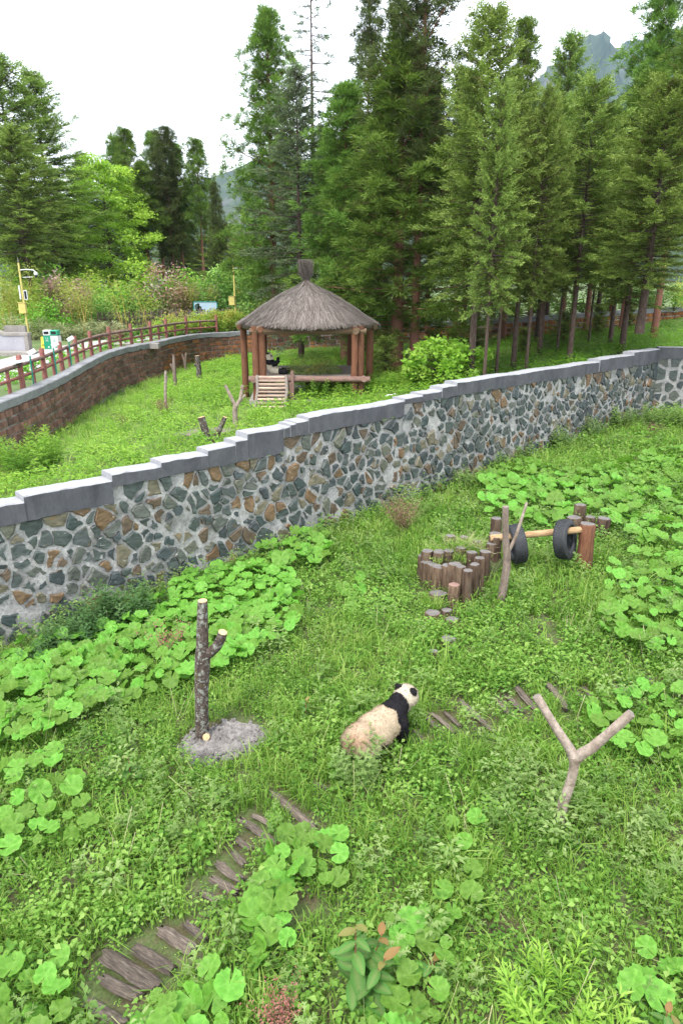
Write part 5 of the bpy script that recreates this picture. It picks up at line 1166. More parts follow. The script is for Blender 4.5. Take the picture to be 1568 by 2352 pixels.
g = G(); g.box((0, .2, .34), (.3, .02, .66), rx=.18); put('rear_board', g.mesh('rear_board', M['yellow']), t, False)
g = G(); [g.box((dx, -.05, .22), (.035, .01, .05), rx=-.18) for dx in (-.09, -.045, 0, .045, .09)]; put('lettering', g.mesh('lettering', M['dark_shape']), t, False)
g = G(); g.box((0, .055, .6), (.1, .03, .03), rx=-.18); put('grip', g.mesh('grip', M['black']), t, False)
def camera_pole(D, ytop, label, extra, Y):
    b = aty(*D, Y); b[2] = float(zo(b[0], Y)); h = aty(D[0], ytop, Y)[2]-b[2]; t = empty('camera_pole', b, label, 'pole')
    g = G(); g.tube([(0, 0, -.1), (0, 0, h-.35)], [.07, .055], 10); put('post', g.mesh('post', M['pole_yellow']), t, False)
    g = G(); g.tube([(0, 0, h-.35), (0, 0, h)], [.025, .012], 8); put('lightning_rod', g.mesh('lightning_rod', M['grey_trim']), t, False)
    zc = h-.75; g = G(); g.tube([(0, 0, zc), (.4, 0, zc+.03), (.85, 0, zc), (.95, 0, zc-.1)], .03, 8); ar = put('arm', g.mesh('arm', M['white']), t, False)
    g = G(); g.lathe([(0, .06), (.1, .05), (.12, -.05), (.1, -.12)], 14, 0, (.97, 0, zc-.17)); put('camera_housing', g.mesh('camera_housing', M['white']), ar, False)
    g = G(); g.lathe([(.095, -.12), (.1, -.17), (.07, -.24), (0, -.27)], 14, 0, (.97, 0, zc-.17)); put('camera_dome', g.mesh('camera_dome', M['black']), ar, False)
    g = G(); g.box((-.08 if extra else -.22, -.1, h*.42), (.42, .2, .62)); bx = put('control_box', g.mesh('control_box', M['pole_yellow']), t, False)
    g = G(); g.box((-.08 if extra else -.22, -.1, h*.42+.33), (.48, .26, .03)); put('box_lid', g.mesh('box_lid', M['pole_yellow']), bx, False)
    if extra:
        g = G(); g.box((.22, -.1, h*.57), (.2, .06, .55)); sp = put('speaker', g.mesh('speaker', M['white']), t, False)
        g = G(); g.box((.22, -.135, h*.57), (.13, .02, .45)); put('grille', g.mesh('grille', M['black']), sp, False)
        g = G(); g.tube([(-.14, -.05, h*.52), (-.14, -.05, h*.68)], .05, 8); put('antenna', g.mesh('antenna', M['white']), t, False)
        g = G(); g.tube([(.15, 0, zc-.42), (.75, 0, zc-.4)], .02, 6); put('lower_arm', g.mesh('lower_arm', M['white']), t, False)
camera_pole((66, 768), 590, 'yellow surveillance camera pole with speaker behind the plaster stair wall', True, 44.)
camera_pole((541, 718), 592, 'slim yellow surveillance camera pole beside the thatched pavilion roof', False, 54.)
b = aty(474, 735, 54.8); b[2] = float(zo(b[0], b[1])); Y = 54.8; wd = 50/F_*Y; zb_ = (aty(474, 713, Y)[2]-b[2])-.72; zb_ += .12; b[2] += max(zb_, 0)
t = empty('notice_board', b, 'pale blue notice board in a teal frame with a panda picture', 'board')
g = G(); g.box((0, 0, .72), (wd, .06, 1.0)); pn = put('panel', g.mesh('panel', M['board_blue']), t, False)
for (cx, cz, sx, sz) in [(0, 1.24, wd+.1, .06), (0, .19, wd+.1, .06), (-wd/2-.02, .72, .06, 1.1), (wd/2+.02, .72, .06, 1.1)]:
    g = G(); g.box((cx, -.01, cz), (sx, .1, sz)); put('frame', g.mesh('frame', M['teal']), t, False)
for x_ in (-wd/2-.02, wd/2+.02):
    g = G(); g.tube([(x_, .02, -.1-max(zb_, 0)), (x_, .02, .2)], .04, 8); put('leg', g.mesh('leg', M['teal']), t, False)
g = G()
for (x_, z_, r, q) in [(-wd*.36, .85, .2, .25), (-wd*.26, .8, .17, .14), (-wd*.3, 1.05, .1, .09), (-wd*.2, .62, .22, .1), (-wd*.4, .55, .15, .12)]:
    g.lathe([(0, 0), (1, 0)], 14, 0, (0, 0, 0)); m_ = len(g.v)-28
    for k in range(m_, len(g.v)): vx, vy, vz = g.v[k]; g.v[k] = (x_+vx*r, -.036, z_+vy*q)
put('panda_picture', g.mesh('panda_picture', M['dark_shape']), pn, False)
b = ter(527, 730); t = empty('green_sign', b+np.array([0, 3, 0]), 'small teal notice sign standing behind the slim camera pole', 'sign')
g = G(); g.tube([(0, 0, -.1), (0, 0, 2.)], .04, 8); put('post', g.mesh('post', M['teal']), t, False)
g = G(); g.box((0, -.06, 1.95), (.95, .05, .75)); pl = put('panel', g.mesh('panel', M['teal']), t, False)
g = G(); [g.box((dx, -.09, dz), (.1, .02, .07)) for dz in (1.72, 1.86) for dx in (-.28, -.14, 0, .14, .28)]; put('lettering', g.mesh('lettering', M['white']), pl, False)
g = G(); g.box((0, -.09, 2.12), (.35, .02, .2)); put('picture', g.mesh('picture', M['white']), pl, False)
# white roofed kiosk far behind, only its roof edge and posts show
b = ter(600, 708); 
# bamboo paling fence
pf = empty('paling_fence', ter(350, 752), 'grey bamboo paling fence with horizontal rails behind the hedge', 'fence')
pa, pb_ = aty(225, 735, 50.5), aty(690, 730, 58.); npk = 190; pme = None
for k in range(npk):
    q = k/(npk-1); p = pa+(pb_-pa)*q; p[2] = zo(p[0], p[1])
    if pme is None: gg = G(); gg.tube([(0, 0, -.1), (0, 0, 1.)], [.045, .04], 6); pme = gg.mesh('paling', M['picket'])
    o = bpy.data.objects.new('paling', pme); link(o, pf); o.location = p-np.array(pf.location); o.scale = (1, 1, rs.uniform(1.45, 1.75)); o.rotation_euler = (rs.randn()*.03, rs.randn()*.04, 0)
for z_ in (.4, 1.15):
    P = [pa+(pb_-pa)*q for q in np.linspace(0, 1, 8)]
    for v in P: v[2] = zo(v[0], v[1])+z_; v[1] -= .07
    g = G(); g.tube(P, .035, 6, jit=.05); g.obj('rail', M['fence_rail'], pf)

# ------------------------------------------------------------------ conifers
def frond_t(n, curl):
    V, Fc, t = [], [], []
    def tri(a, b, w_, tv):
        d = b-a; s_ = np.cross(d, rs.randn(3)*.5+[0, 0, 1.]); s_ /= np.linalg.norm(s_)+1e-9; o = len(V); m = a+d*.5
        V.extend([a, m+s_*w_, b, m-s_*w_]); Fc.extend([(o, o+1, o+2), (o, o+2, o+3)]); t.extend([tv-.05, tv, tv+.35, tv])
    for k in range(n):
        q = k/n; a = np.array([q, 0, curl*q*q]); L = .42*(1.05-q)
        for sg in (-1, 1):
            tri(a, a+np.array([L*.75, sg*L, rs.uniform(-.12, .1)]), .055, rs.uniform(-.15, .15)+.15*q)
        if k % 2 == 0: tri(a, a+np.array([L*.6, rs.uniform(-.2, .2)*L, .5*L]), .045, rs.uniform(-.1, .2))
    tri(np.array([.8, 0, curl*.64]), np.array([1.12, 0, curl+.05]), .04, .25)
    return np.array(V), np.array(Fc), np.array(t)
FR_UP = [frond_t(5, .18) for _ in range(4)]; FR_DN = [frond_t(5, -.25) for _ in range(4)]
def tuft_t(n):
    V, Fc, t = [], [], []
    for k in range(n):
        d = rs.randn(3)*[.3, .55, .55]+[1., 0, .1]; d /= np.linalg.norm(d); L = rs.uniform(.3, .62); st = d*rs.uniform(0, .6)+rs.randn(3)*.14
        s_ = np.cross(d, rs.randn(3)); s_ /= np.linalg.norm(s_); o = len(V); e = st+d*L+[0, 0, -.1*L]
        V += [st-s_*.05, st+s_*.05, e]; Fc += [(o, o+1, o+2)]; tv = rs.uniform(-.18, .18); t += [tv-.1, tv-.1, tv+.25]
    return np.array(V), np.array(Fc), np.array(t)
TUFT = [tuft_t(21) for _ in range(6)]
def conifer(seed, H, cb, R, nb, style, mat, barkm, trunk_r, sparse=1., elev=(-.25, .7), prof=None, lean=0., top=1.0, twigs=40, fs=1.):
    r = np.random.RandomState(seed); g = G()
    zs = np.linspace(-.4, H, 12); P = [(lean*H*.02*math.sin(z*.25+seed), lean*H*.02*math.cos(z*.21+seed), z) for z in zs]
    g.tube(P, [trunk_r*max(.06, (1-.93*max(z, 0)/H))*(1.15 if z < .1 else 1) for z in zs], 9, jit=.04, cap=False)
    Os, Ds, Ls = [], [], []; Pos, Dir, Sc, Tn = [], [], [], []
    prof = prof or (lambda q: (1-q)**.5*(.5+.5*min(1, q*3.2)))
    for k in range(nb):
        q = (k+r.rand())/nb; q = q**.9; z = cb+(H-cb)*q; az = k*2.39996+r.uniform(-.5, .5); L = R*prof(q)*r.uniform(.55, 1.2)*(1+.22*math.sin(2*az+seed+q*3)+.15*math.sin(3*az-q*9+seed))+.18
        el = elev[0]+(elev[1]-elev[0])*q+r.uniform(-.15, .15); d = np.array([math.cos(az)*math.cos(el), math.sin(az)*math.cos(el), math.sin(el)])
        o = np.array([np.interp(z, zs, [p[0] for p in P]), np.interp(z, zs, [p[1] for p in P]), z]); droop = .12*L*(1-q) if style == 'spruce' else -.05*L
        ff = lambda t_: o+d*L*t_+np.array([0, 0, -droop*t_*t_*1.5+(.1*L*t_**4 if style == 'spruce' else .05*L*t_)])
        if L > .5: g.tube([o, ff(.5), ff(.92)], [.012+.011*L, .008+.006*L, .004], 4, cap=False)
        stp = .3 if style == 'spruce' else .46
        for t_ in np.arange(.26 if L > .8 else .1, 1.0, stp/max(L, .3)):
            if r.rand() > sparse: continue
            p = ff(t_)
            if style == 'spruce':
                for sg in (-1, 1):
                    a2 = az+sg*r.uniform(.45, 1.1); Pos.append(p); Dir.append([math.cos(a2), math.sin(a2), math.sin(el)*.4-.05+r.uniform(-.45, .5)]); Sc.append(fs*r.uniform(.42, .75)*(1.1-.35*t_)); Tn.append(.02 if r.rand() < .5*(1-t_)**1.5+.05 else r.uniform(.25, .55)+.2*t_)
                Pos.append(p); Dir.append(d*1.+[0, 0, r.uniform(-.4, .8)]); Sc.append(fs*r.uniform(.4, .65)); Tn.append(r.uniform(.25, .6)+.2*t_)
            else:
                cs = r.uniform(.32, .6)*fs; ct = (.08 if r.rand() < .06 else r.uniform(.28, .55))+.15*t_; c0_ = p+r.randn(3)*.1*L**.5
                for _ in range(8):
                    dd = r.randn(3); dd /= np.linalg.norm(dd); dd = dd+d*.7+[0, 0, .35]; dd /= np.linalg.norm(dd)
                    Pos.append(c0_+dd*cs*.55); Dir.append(dd+[0, 0, .1]); Sc.append(cs*r.uniform(.7, 1.05)); Tn.append(ct+r.uniform(-.12, .12))
        Pos.append(ff(.97)); Dir.append(d); Sc.append(fs*.55); Tn.append(r.uniform(.4, .8))
    for k in range(twigs):                                   # dead twigs below and inside the crown
        z = r.uniform(cb*.55, cb+(H-cb)*.55); az = r.uniform(0, 6.28); L = R*r.uniform(.25, .6); e = np.array([math.cos(az)*L, math.sin(az)*L, z+r.uniform(-.35, .2)*L]); g.tube([(0, 0, z), e*[.5, .5, 0]+[0, 0, z+.02], e], [.02, .013, .005], 4, cap=False)
    Pos = np.array(Pos); Dir = np.array(Dir, float); Sc = np.array(Sc)
    V, Fc, t = scatter(FR_UP+FR_DN[:2] if style == 'spruce' else TUFT, frame(Dir, r.uniform(-1.1, 1.1, len(Sc)))*Sc[:, None, None], Pos, np.array(Tn), r)
    return g.mesh('trunk', M[barkm], True), npmesh('crown', V, Fc, M[mat], t), H
roundtop = lambda q: (min(1, (q+.12)*2.6))**.6*(1-q)**.5
widecone = lambda q: (min(1, (q+.1)*5))**.5*(1-q)**.62
SPEC = {
 'spruce_a': conifer(11, 20, 5.6, 3.1, 210, 'spruce', 'spruce', 'bark_grey', .2),
 'spruce_b': conifer(12, 18, 5.6, 3., 190, 'spruce', 'spruce', 'bark_grey', .17, .9, twigs=70),
 'spruce_c': conifer(13, 17, 3., 3.2, 210, 'spruce', 'spruce', 'bark_grey', .2, 1., (-.1, .6)),
 'spruce_blue': conifer(14, 19, 2.2, 3., 190, 'spruce', 'spruce_blue', 'bark_grey', .2, .85, (-.35, .5)),
 'sparse': conifer(15, 27, 13.5, 2.6, 60, 'spruce', 'spruce_blue', 'bark_grey', .24, .55, (-.3, .35), lambda q: .5+.5*(1-q), twigs=60),
 'cedar_a': conifer(16, 21, 2.2, 3.6, 190, 'cedar', 'cedar', 'bark_red', .3, 1., (-.15, .9), widecone),
 'cedar_b': conifer(17, 22, 2.4, 3., 160, 'cedar', 'cedar', 'bark_red', .24, .95, (-.1, 1.), widecone),
 'cedar_d': conifer(22, 22, 7.5, 3., 140, 'cedar', 'cedar', 'bark_red', .22, .95, (-.1, .9), widecone),
 'cedar_c': conifer(18, 24, 9., 2.6, 120, 'cedar', 'cedar_olive', 'bark_red', .24, .7, (.1, .9), roundtop),
 'red_pine': conifer(19, 20, 9.5, 2.0, 110, 'cedar', 'cedar', 'bark_red', .2, .9, (-.2, .8), roundtop, twigs=90),
 'red_pine_b': conifer(20, 20, 7., 2.3, 120, 'cedar', 'cedar_olive', 'bark_dark', .2, .9, (-.4, .6), roundtop, twigs=120),
}
NAMES = {'spruce_a': 'spruce_tree', 'spruce_b': 'spruce_tree', 'spruce_c': 'spruce_tree', 'spruce_blue': 'spruce_tree', 'sparse': 'spruce_tree', 'cedar_a': 'cedar_tree', 'cedar_b': 'cedar_tree', 'cedar_c': 'cedar_tree', 'cedar_d': 'cedar_tree', 'red_pine': 'cedar_tree', 'red_pine_b': 'cedar_tree'}
def tree(kind, xt, yt, Y, wf, label, group=None, fn=None):
    tp = aty(xt, yt, Y); X = tp[0]; inside = bool(inpoly(np.array([X]), np.array([Y]), bound)[0]); fn = fn or (zf if inside else zo)
    z = float(fn(X, Y)); tm, cm, H = SPEC[kind]; s_ = (tp[2]-z)/H
    t = empty(NAMES[kind], (X, Y, z), label, 'tree', group, rz=rs.uniform(0, 6.28)); t.scale = (wf, wf, s_)
    put('trunk', tm, t, False); put('crown', cm, t, False); return t
LR = 'tall spruce with brown twiggy inside crowding the wood beside the pavilion'
LB = 'dark tree filling the back of the wood beyond the enclosure'
tree('cedar_a', 612, 35, 53, 1.1, 'broad dark green cedar at the open edge of the wood behind the pavilion')
tree('spruce_blue', 680, 165, 43., 1., 'grey green spruce rising straight behind the pavilion roof')
tree('sparse', 712, -150, 57, 1., 'very tall thin spruce with bare trunk and few ragged branches')
tree('cedar_a', 928, 110, 36.5, 1.25, 'huge cedar with thick red brown trunk standing closest beside the pavilion')
tree('cedar_c', 985, -230, 36, 1.05, 'tall cedar with an open ragged top seen over the biggest cedar'); tree('cedar_c', 930, -160, 37.5, .8, 'second bare stemmed tall cedar rising over the biggest cedar')
tree('cedar_a', 795, 205, 41, 1.05, 'full light green cedar right behind the pavilion roof')
tree('cedar_c', 848, -10, 43, .75, 'slender cedar just behind the biggest cedar')
tree('spruce_a', 1130, 25, 30, .85, 'tall narrow spruce with dark pointed top beside the biggest cedar')
tree('cedar_d', 1208, 55, 45, .8, 'thin pale cedar top showing behind the spruces')
tree('spruce_b', 1222, 275, 33, .8, LR, 'spruces in the wood'); tree('spruce_b', 1372, 190, 33.5, .85, 'spruce with brown cones scattered over its upper crown in the wood')
tree('spruce_a', 1290, 225, 39, .75, LR, 'spruces in the wood')
tree('spruce_a', 1312, 85, 50, .9, 'distant spruce with brownish top against the blue peak')
tree('spruce_c', 1545, 185, 30.5, .88, 'dense layered spruce with bright boughs by the corner of the walls')
tree('cedar_d', 1535, -60, 48, 1.1, 'dark cedar rising above the layered spruce')
tree('spruce_b', 1455, 330, 40, .85, LR, 'spruces in the wood')
tree('cedar_d', 1500, 170, 46, .9, LB, 'back of the wood'); tree('cedar_d', 1600, 60, 42, 1., LB, 'back of the wood')
for (x, y, Y, k) in [(1075, 170, 48, 'cedar_d'), (1160, 300, 52, 'spruce_a'), (780, 330, 52, 'cedar_d'), (1000, 200, 50, 'cedar_d'), (1420, 300, 52, 'spruce_a'), (1250, 330, 54, 'cedar_d'), (880, 250, 55, 'cedar_d'), (1350, 370, 56, 'cedar_d'), (1540, 260, 54, 'cedar_d'), (1120, 330, 42, 'spruce_a'), (1480, 380, 36, 'spruce_a'), (1265, 400, 43, 'spruce_a'), (745, 300, 56, 'cedar_d'), (1090, 260, 44, 'cedar_d'), (1185, 330, 47, 'cedar_d'), (1400, 250, 47, 'cedar_d'), (1330, 320, 46, 'cedar_d'), (1460, 240, 50, 'cedar_d')]:
    tree(k, x, y, Y, .9, LB, 'back of the wood')
# bare straight trunks of younger trees in the enclosure
for (x, y, Y, yt) in [(1152, 840, 27.5, 200), (1180, 800, 31, 240), (1325, 760, 38, 300), (1398, 745, 42, 330), (1258, 800, 31.5, 210)]:
    tree('spruce_b', x+3, yt, Y, .46, {1152: 'slim spruce whose bare trunk stands closest to the pale maple bush', 1180: 'slim spruce second in line from the pale maple bush', 1325: 'slim spruce with thin trunk in front of the rust stained wall', 1398: 'slim spruce set right against the rust stained wall', 1258: 'slim straight spruce rising just behind the wall coping'}[x], 'slim young spruces', zf)
# conifers beyond the terrace
tree('spruce_a', -8, 135, 62, 1.5, 'big dark spruce at the open end of the terrace'); tree('spruce_b', 22, 300, 54, 1.3, 'shorter ragged spruce in front of the big dark ones')
tree('spruce_a', 75, 172, 66, 1.5, 'tall dark grey green spruce beside the pale leafed tree')
tree('spruce_a', 185, 362, 80, 1.1, 'distant spruce top peeping over the pale leafed tree')
LP = 'red trunked cedar with a high crown in the row beyond the terrace'
for (x, y, Y, k, wf) in [(262, 322, 84, 'red_pine', 1.1), (287, 305, 82, 'red_pine', 1.15), (322, 380, 78, 'red_pine', 1.1), (352, 312, 84, 'red_pine', 1.2), (402, 338, 82, 'red_pine', .9), (450, 328, 80, 'red_pine', 1.05)]: tree(k, x, y, Y, wf, {262: 'red trunked cedar at the near end of the row beyond the terrace', 287: 'tallest red trunked cedar of the pair at the start of the far row', 322: 'lower red trunked cedar with drooping green boughs in the far row', 352: 'broad red trunked cedar beside the brown withered one', 402: 'narrow dark cedar with a thin crown in the far row', 450: 'cedar with a full rounded top at the far end of the red trunked row'}[x], 'row of red trunked cedars')
tree('red_pine_b', 375, 300, 79, 1.15, 'brown withered cedar with bare top in the row beyond the terrace'); tree('red_pine_b', 493, 425, 72, .55, 'thin half dead cedar at the end of the row beyond the terrace')
LB2 = 'dark tree deep in the wood beyond the terrace'
for (x, y, Y, k) in [(120, 420, 74, 'spruce_c'), (40, 430, 70, 'spruce_c'), (230, 470, 88, 'red_pine_b'), (310, 500, 90, 'red_pine_b'), (420, 490, 92, 'red_pine_b'), (520, 520, 76, 'spruce_c'), (560, 540, 70, 'spruce_c'), (470, 545, 88, 'spruce_c'), (160, 480, 82, 'spruce_c'), (385, 520, 94, 'spruce_c')]: tree(k, x, y, Y, 1.1, LB2, 'wood beyond the terrace')

# ------------------------------------------------------------------ broadleaf trees and shrubs
def leaf_cloud(centers, radii, n, L, w_, r, up=.3, flat=1.):
    k = r.randint(0, len(centers), n); d = r.randn(n, 3); d /= np.linalg.norm(d, axis=1)[:, None]; rr = r.rand(n)**.5
    p = centers[k]+d*(radii[k]*rr)[:, None]*[1, 1, flat]; dr = r.randn(n, 3)*[1, 1, .5]+[0, 0, up-.3]; dr /= np.linalg.norm(dr, axis=1)[:, None]
    nn = r.randn(n, 3)*.6+[0, 0, 1.]; y = np.cross(nn, dr); y /= np.linalg.norm(y, axis=1)[:, None]+1e-6
    l = (L*r.uniform(.6, 1.3, n))[:, None]; m = p+dr*l*.5
    V = np.stack([p, m+y*w_*l/L*.5, p+dr*l, m-y*w_*l/L*.5], 1).reshape(-1, 3); i = np.arange(n)[:, None]*4
    Fc = np.concatenate([i+[0, 1, 2], i+[0, 2, 3]]); ct = r.uniform(-.25, .25, len(centers))
    t = np.clip(.5+ct[k]+r.uniform(-.2, .2, n), 0, 1); return V, Fc, np.repeat(t, 4)
def broadleaf(loc, H, R, cb, n, mat, label, barkm='bark_grey', L=.16, nclump=60, flat=.45, seed=1, name='broadleaf_tree', tr=.12):
    r = np.random.RandomState(seed); t = empty(name, loc, label, 'tree'); g = G(); g.tube([(0, 0, -.3), (.1, 0, H*.35), (-.1, .1, H*.7), (0, 0, H*.97)], [tr, tr*.8, tr*.5, tr*.12], 8, jit=.05, cap=False); C, Rd = [], []
    for k in range(nclump):
        q = (k+r.rand())/nclump; z = cb+(H-cb)*q; az = k*2.4+r.uniform(-.4, .4); ext = R*(1-(max(q-.15, 0)/.88)**1.7)**.5*(.55+.45*min(1, q*4)); f = r.uniform(.35, 1.)
        c = np.array([math.cos(az)*ext*f, math.sin(az)*ext*f, z+r.uniform(-.2, .2)+.2*f]); C.append(c); Rd.append(r.uniform(.5, .95)*R*.26+.15)
        o = np.array([0, 0, z-.35*ext*f]); g.tube([o, (o+c)/2+[0, 0, .1], c], [.035, .022, .008], 5, cap=False)
    put('trunk', g.mesh('trunk', M[barkm], True), t, False)
    V, Fc, tt = leaf_cloud(np.array(C), np.array(Rd), n, L, L*.7, r, flat=flat); put('crown', npmesh('crown', V, Fc, M[mat], tt), t, False); return t
b = ter(268, 735); Y = b[1]+2.5; tp = aty(205, 375, Y); broadleaf((aty(250, 560, Y)[0], Y, float(zo(0, Y))*0+b[2]), tp[2]-b[2], 5.4, 2.2, 24000, 'maple', 'light green leafy tree with layered boughs behind the paling fence', L=.26, nclump=110, flat=.38, seed=5, tr=.14)
def bush(loc, rx, rz_, n, mat, label, L=.14, w_=.07, group=None, seed=1, name='shrub', ncl=40, cat='shrub', stems=6):
    r = np.random.RandomState(seed); t = empty(name, loc, label, cat, group); C = r.randn(ncl, 3); C /= np.linalg.norm(C, axis=1)[:, None]; C[:, 2] = np.abs(C[:, 2]); C *= (r.rand(ncl)**.4)[:, None]*np.array([rx, rx*.8, rz_]); C[:, 2] += .15*rz_
    V, Fc, tt = leaf_cloud(C, np.full(ncl, .34*min(rx, rz_)), n, L, w_, r, flat=.9); tt = np.clip(tt+(.6 if mat == 'shrub_red' else .22)*(V[:, 2]/max(rz_, .1)-.6), 0, 1); put('foliage', npmesh('foliage', V, Fc, M[mat], tt), t, False)
    g = G()
    for k in range(stems): e = C[k]; g.tube([(0, 0, -.1), e*[.4, .4, .5], e], [.03, .02, .008], 5, cap=False)
    put('stems', g.mesh('stems', M['bark_grey']), t, False); return t
def terY(x, y, Y): p = aty(x, y, Y); p[2] = float(zo(p[0], p[1])); return p
bush(terY(150, 700, 53), 2.3, 3.9, 4200, 'shrub_red', 'tall photinia bush with coppery red tips behind the paling fence', .22, .1, seed=21, ncl=50)
bush(terY(385, 690, 57), 2.9, 4.5, 6000, 'shrub_red', 'flowering bush with white and pink blossom beyond the paling fence', .22, .12, seed=22, ncl=60)
bush(terY(470, 700, 59), 2.0, 3.2, 3200, 'shrub_red', 'smaller pink and white flowering bush near the notice board', .22, .12, seed=23)
bush(terY(100, 740, 48.5), 1.9, 2.2, 3000, 'shrub_bright', 'round vivid green shrub beside the yellow camera pole', .17, .1, seed=24)
bush(terY(310, 700, 56), 2.4, 3.0, 3200, 'shrub_green', 'olive green shrub under the light green tree', .2, .1, seed=25)
bush(terY(230, 710, 52), 2.2, 2.6, 2600, 'shrub_green', 'grey green shrub between the photinia and the light green tree', .2, .1, seed=26)
LS = 'low sage green bamboo hedge clump behind the litter bins'
for k, (x, y, Y, rx, rz_) in enumerate([(120, 770, 46, 1.4, 1.0), (160, 770, 46, 1.5, 1.05), (205, 768, 46, 1.6, 1.1), (245, 765, 46, 1.4, 1.), (20, 745, 46, 2., 1.5), (60, 750, 46, 1.6, 1.2)]): bush(terY(x, y, Y)+np.array([0, 1., 0]), rx, rz_, 1700, 'sage', LS, .2, .045, 'sage hedge', 30+k, 'hedge_clump', 26)
LS = 'dark green leafy shrub along the foot of the paling fence'
for k, (x, y, Y) in enumerate([(285, 752, 46), (330, 748, 50), (380, 745, 55.5), (420, 742, 56), (455, 748, 56.5)]): bush(terY(x, y, Y), 1.2, .65, 1000, 'shrub_green', LS, .16, .08, 'shrubs below the paling fence', 40+k, ncl=22)
bush(terY(265, 745, 45), .9, .8, 700, 'dry_leaf', 'russet brown low shrub beneath the light green tree', .12, .06, seed=50, ncl=20)
LS = 'feathery bright green conifer hedge clump growing over the log fence'
for k, (x, y) in enumerate([(345, 757), (370, 752), (395, 748), (420, 745), (445, 743), (470, 741), (495, 742), (520, 745)]):
    p = atz(x, y+16, 2.85); a = arc[int(np.argmin(np.hypot(CAPL[:, 0]-p[0], CAPL[:, 1]-p[1])))]; q = np.array(rw_pt(a, -1.75, 0)); q[2] = zo(q[0], q[1]); bush(q, 1.1, 1.3, 2200, 'hedge', LS, .22, .05, 'feathery hedge', 60+k, 'hedge_clump', 30)
LS = 'green ground ivy spilling along the terrace behind the coping'
for k, a in enumerate(np.arange(i0+.5, i0+30, 1.5)):
    q = np.array(rw_pt(a, -2.-.5*rs.rand(), 0)); q[2] = zo(q[0], q[1])-.05; bush(q, .95, .28, 520, 'shrub_bright', LS, .1, .06, 'ivy on the terrace edge', 90+k, 'ivy_mat', 18, 'ivy', 2)
LS = 'bushy shrub row on the far terrace behind the tall wood'
for k, x in enumerate(range(560, 1640, 52)):
    bush(terY(x, 700, 52+3*rs.rand()), 2.1, 1.3+.9*rs.rand(), 1300, ('shrub_green', 'hedge', 'shrub_bright')[k % 3], LS, .2, .1, 'shrubs on the far terrace', 120+k, ncl=30)
LS = 'tall fresh green broadleaf shrub in the thicket beyond the paling fence'
for k, (x, y, Y, rx, rz_, mt) in enumerate([(30, 700, 56, 3., 4.6, 'maple'), (110, 700, 58, 3., 4.4, 'shrub_bright'), (200, 700, 57, 2.8, 3.8, 'maple'), (330, 700, 58, 3., 4.4, 'maple'), (440, 700, 60, 2.8, 4.2, 'shrub_bright'), (510, 700, 58, 2.2, 4.2, 'shrub_green'), (70, 700, 53, 2.2, 3., 'maple'), (270, 700, 55, 2.2, 3., 'shrub_bright'), (560, 700, 58, 2., 3.6, 'shrub_green')]):
    bush(terY(x, y, Y), rx, rz_, 3600, mt, LS, .26, .15, 'thicket beyond the paling fence', 200+k, ncl=48)
def bamboo(loc, H, nc, spread, label, seed, group=None):
    r = np.random.RandomState(seed); t = empty('bamboo_clump', loc, label, 'bamboo', group); C = []
    for k in range(nc):
        b_ = np.array([r.uniform(-spread, spread), r.uniform(-.5, .5), 0]); ln = np.array([r.uniform(-.14, .14), r.uniform(-.1, .1), 1.])*H*r.uniform(.7, 1.05); g = G(); P = [b_+ln*q+np.array([.12*H*q**3*np.sign(ln[0]), 0, 0]) for q in (0, .35, .7, 1)]; g.tube(P, [.024, .022, .016, .006], 6, cap=False)
        put('cane', g.mesh('cane', M['bamboo_cane'], True), t, False); C += [P[2]+r.randn(3)*.3, P[3]+r.randn(3)*.3, (P[1]+P[2])/2+r.randn(3)*.35, (P[2]+P[3])/2+r.randn(3)*.3]
    V, Fc, tt = leaf_cloud(np.array(C), np.full(len(C), .75), nc*210, .24, .055, r, up=.0); put('foliage', npmesh('foliage', V, Fc, M['bamboo_top'], tt), t, False)
bamboo(terY(25, 760, 50), 4.0, 12, 1.4, 'thick clump of yellow bamboo canes at the open end of the terrace', 1); bamboo(terY(60, 750, 50), 3.8, 8, 1., 'yellow bamboo canes close behind the speaker camera pole', 2)
bamboo(terY(182, 735, 49.5), 3.8, 9, .8, 'leaning yellow bamboo canes in front of the photinia bush', 3); bamboo(terY(440, 725, 57), 3.6, 9, .9, 'yellow bamboo canes right behind the notice board', 4)
bamboo(terY(300, 730, 50), 3.4, 5, 1.2, 'few thin bamboo canes before the paling fence middle', 5); bamboo(terY(585, 715, 57), 4.4, 7, 1., 'dark bamboo canes between the slim camera pole and the pavilion roof', 6)
# pale maple and young firs in the second enclosure
p = atg(1028, 882, zf); broadleaf(p, 1.6, 2.2, .2, 3600, 'willow', 'low pale green maple bush spreading behind the wall coping', L=.22, nclump=40, flat=.5, seed=9, name='maple_bush', tr=.06)
bush(atg(955, 880, zf), .9, .6, 900, 'undergrowth', 'leafy weed mound at the foot of the biggest cedar', .16, .1, seed=70)
SPEC['young'] = conifer(31, 2.2, .1, .95, 60, 'spruce', 'spruce', 'bark_grey', .04, 1., (-.05, .6), twigs=0, fs=.55); NAMES['young'] = 'young_fir'
for (x, y, h) in [(885, 865, 1.), (1290, 800, 1.1), (1370, 775, 1.), (1200, 820, .8), (1440, 760, .9), (1090, 830, 1.1)]:
    b = atg(x, y, zf); t = empty('young_fir', b, 'waist high young fir in the undergrowth below the wood', 'tree', 'young firs'); t.scale = (h*.9, h*.9, h*.8); put('trunk', SPEC['young'][0], t, False); put('crown', SPEC['young'][1], t, False)
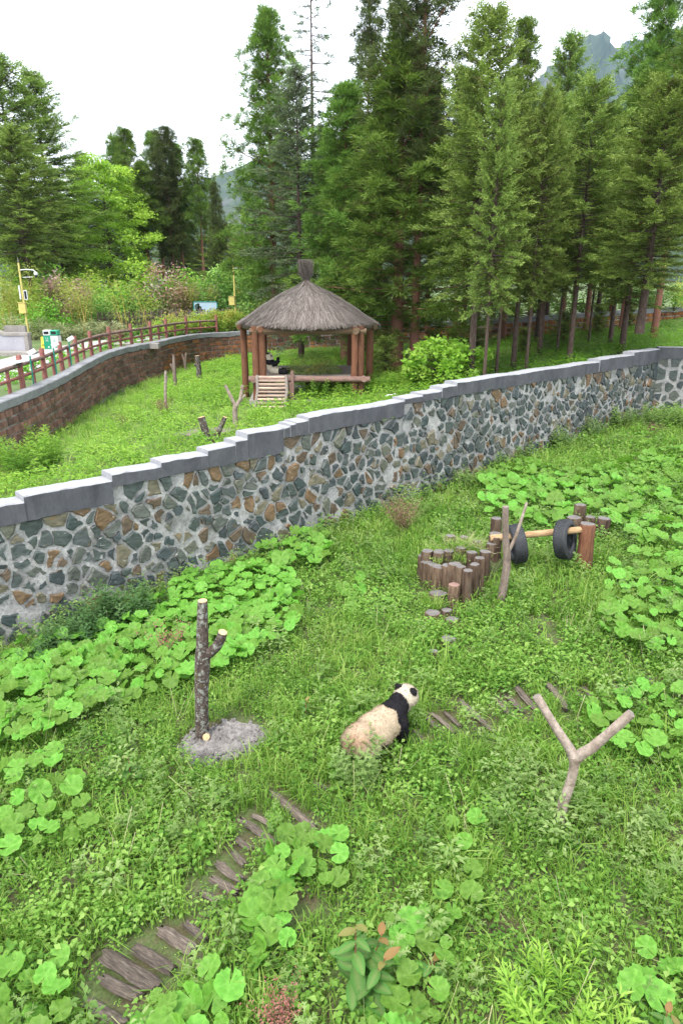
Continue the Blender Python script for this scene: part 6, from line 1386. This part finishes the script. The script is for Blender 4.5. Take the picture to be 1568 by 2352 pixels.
# twig of a leafy branch entering the frame beside the cedar is part of a broadleaf tree outside the view
# ------------------------------------------------------------------ mountains and air
def mountain(name, prof, Y, thick, seed, label):
    r = np.random.RandomState(seed); n = 70; m = 26; xs = np.array([p[0] for p in prof], float); ys = np.array([p[1] for p in prof], float)
    U = np.linspace(xs[0], xs[-1], n); top = np.array([aty(u, np.interp(u, xs, ys), Y) for u in U]); V = []
    hmax = top[:, 2]
    for j in range(m):
        q = j/(m-1)                               # front foot .. crest .. back foot
        s_ = 1-abs(q*2-1); dy = (q-.5)*2*thick
        for i in range(n):
            z = -5+(hmax[i]+5)*s_**.62; nz = (.03*hmax[i]*wave(i*.5+seed, j*.6)+r.randn()*.012*hmax[i])*(1 if .1 < s_ < .97 else .25)
            V.append((top[i, 0]*(1+dy/Y*.6)+r.randn()*.006*thick, Y+dy+nz*2, z+nz))
    i = np.arange(n*m).reshape(m, n); Fq = np.stack([i[:-1, :-1], i[:-1, 1:], i[1:, 1:], i[1:, :-1]], -1).reshape(-1, 4)
    tag(put(name, npmesh(name, np.array(V), Fq, M['mountain'], smooth=False)), kind='structure')
mountain('mountain', [(1150, 280), (1215, 195), (1262, 150), (1290, 115), (1320, 92), (1345, 80), (1362, 72), (1376, 60), (1386, 57), (1396, 67), (1406, 92), (1416, 108), (1422, 130), (1450, 175), (1500, 240), (1600, 330)], 2500, 420, 3, '')
mountain('mountain', [(1330, 230), (1380, 150), (1418, 104), (1440, 85), (1475, 72), (1520, 60), (1580, 45), (1680, 60), (1800, 120)], 2900, 500, 4, '')
mountain('hills', [(-300, 420), (-100, 400), (150, 470), (330, 445), (440, 420), (500, 402), (560, 372), (640, 345), (760, 380), (900, 420), (1100, 430)], 2100, 420, 5, '')
mountain('hills', [(-300, 520), (0, 500), (200, 520), (420, 500), (520, 470), (700, 450), (1000, 470), (1300, 430), (1700, 400)], 1100, 260, 6, '')
hz = G(); hz.box((0, 1000, 590), (9000, 6000, 1190)); ho = hz.obj('haze', bpy.data.materials.new('haze')); tag(ho, kind='stuff')
hm = ho.data.materials[0]; hm.use_nodes = True; hm.node_tree.nodes.clear()
out = hm.node_tree.nodes.new('ShaderNodeOutputMaterial'); pv = hm.node_tree.nodes.new('ShaderNodeVolumePrincipled')
pv.inputs['Color'].default_value = (.55, .74, 1, 1); pv.inputs['Density'].default_value = .00007; pv.inputs['Anisotropy'].default_value = .2
hm.node_tree.links.new(pv.outputs[0], out.inputs['Volume'])
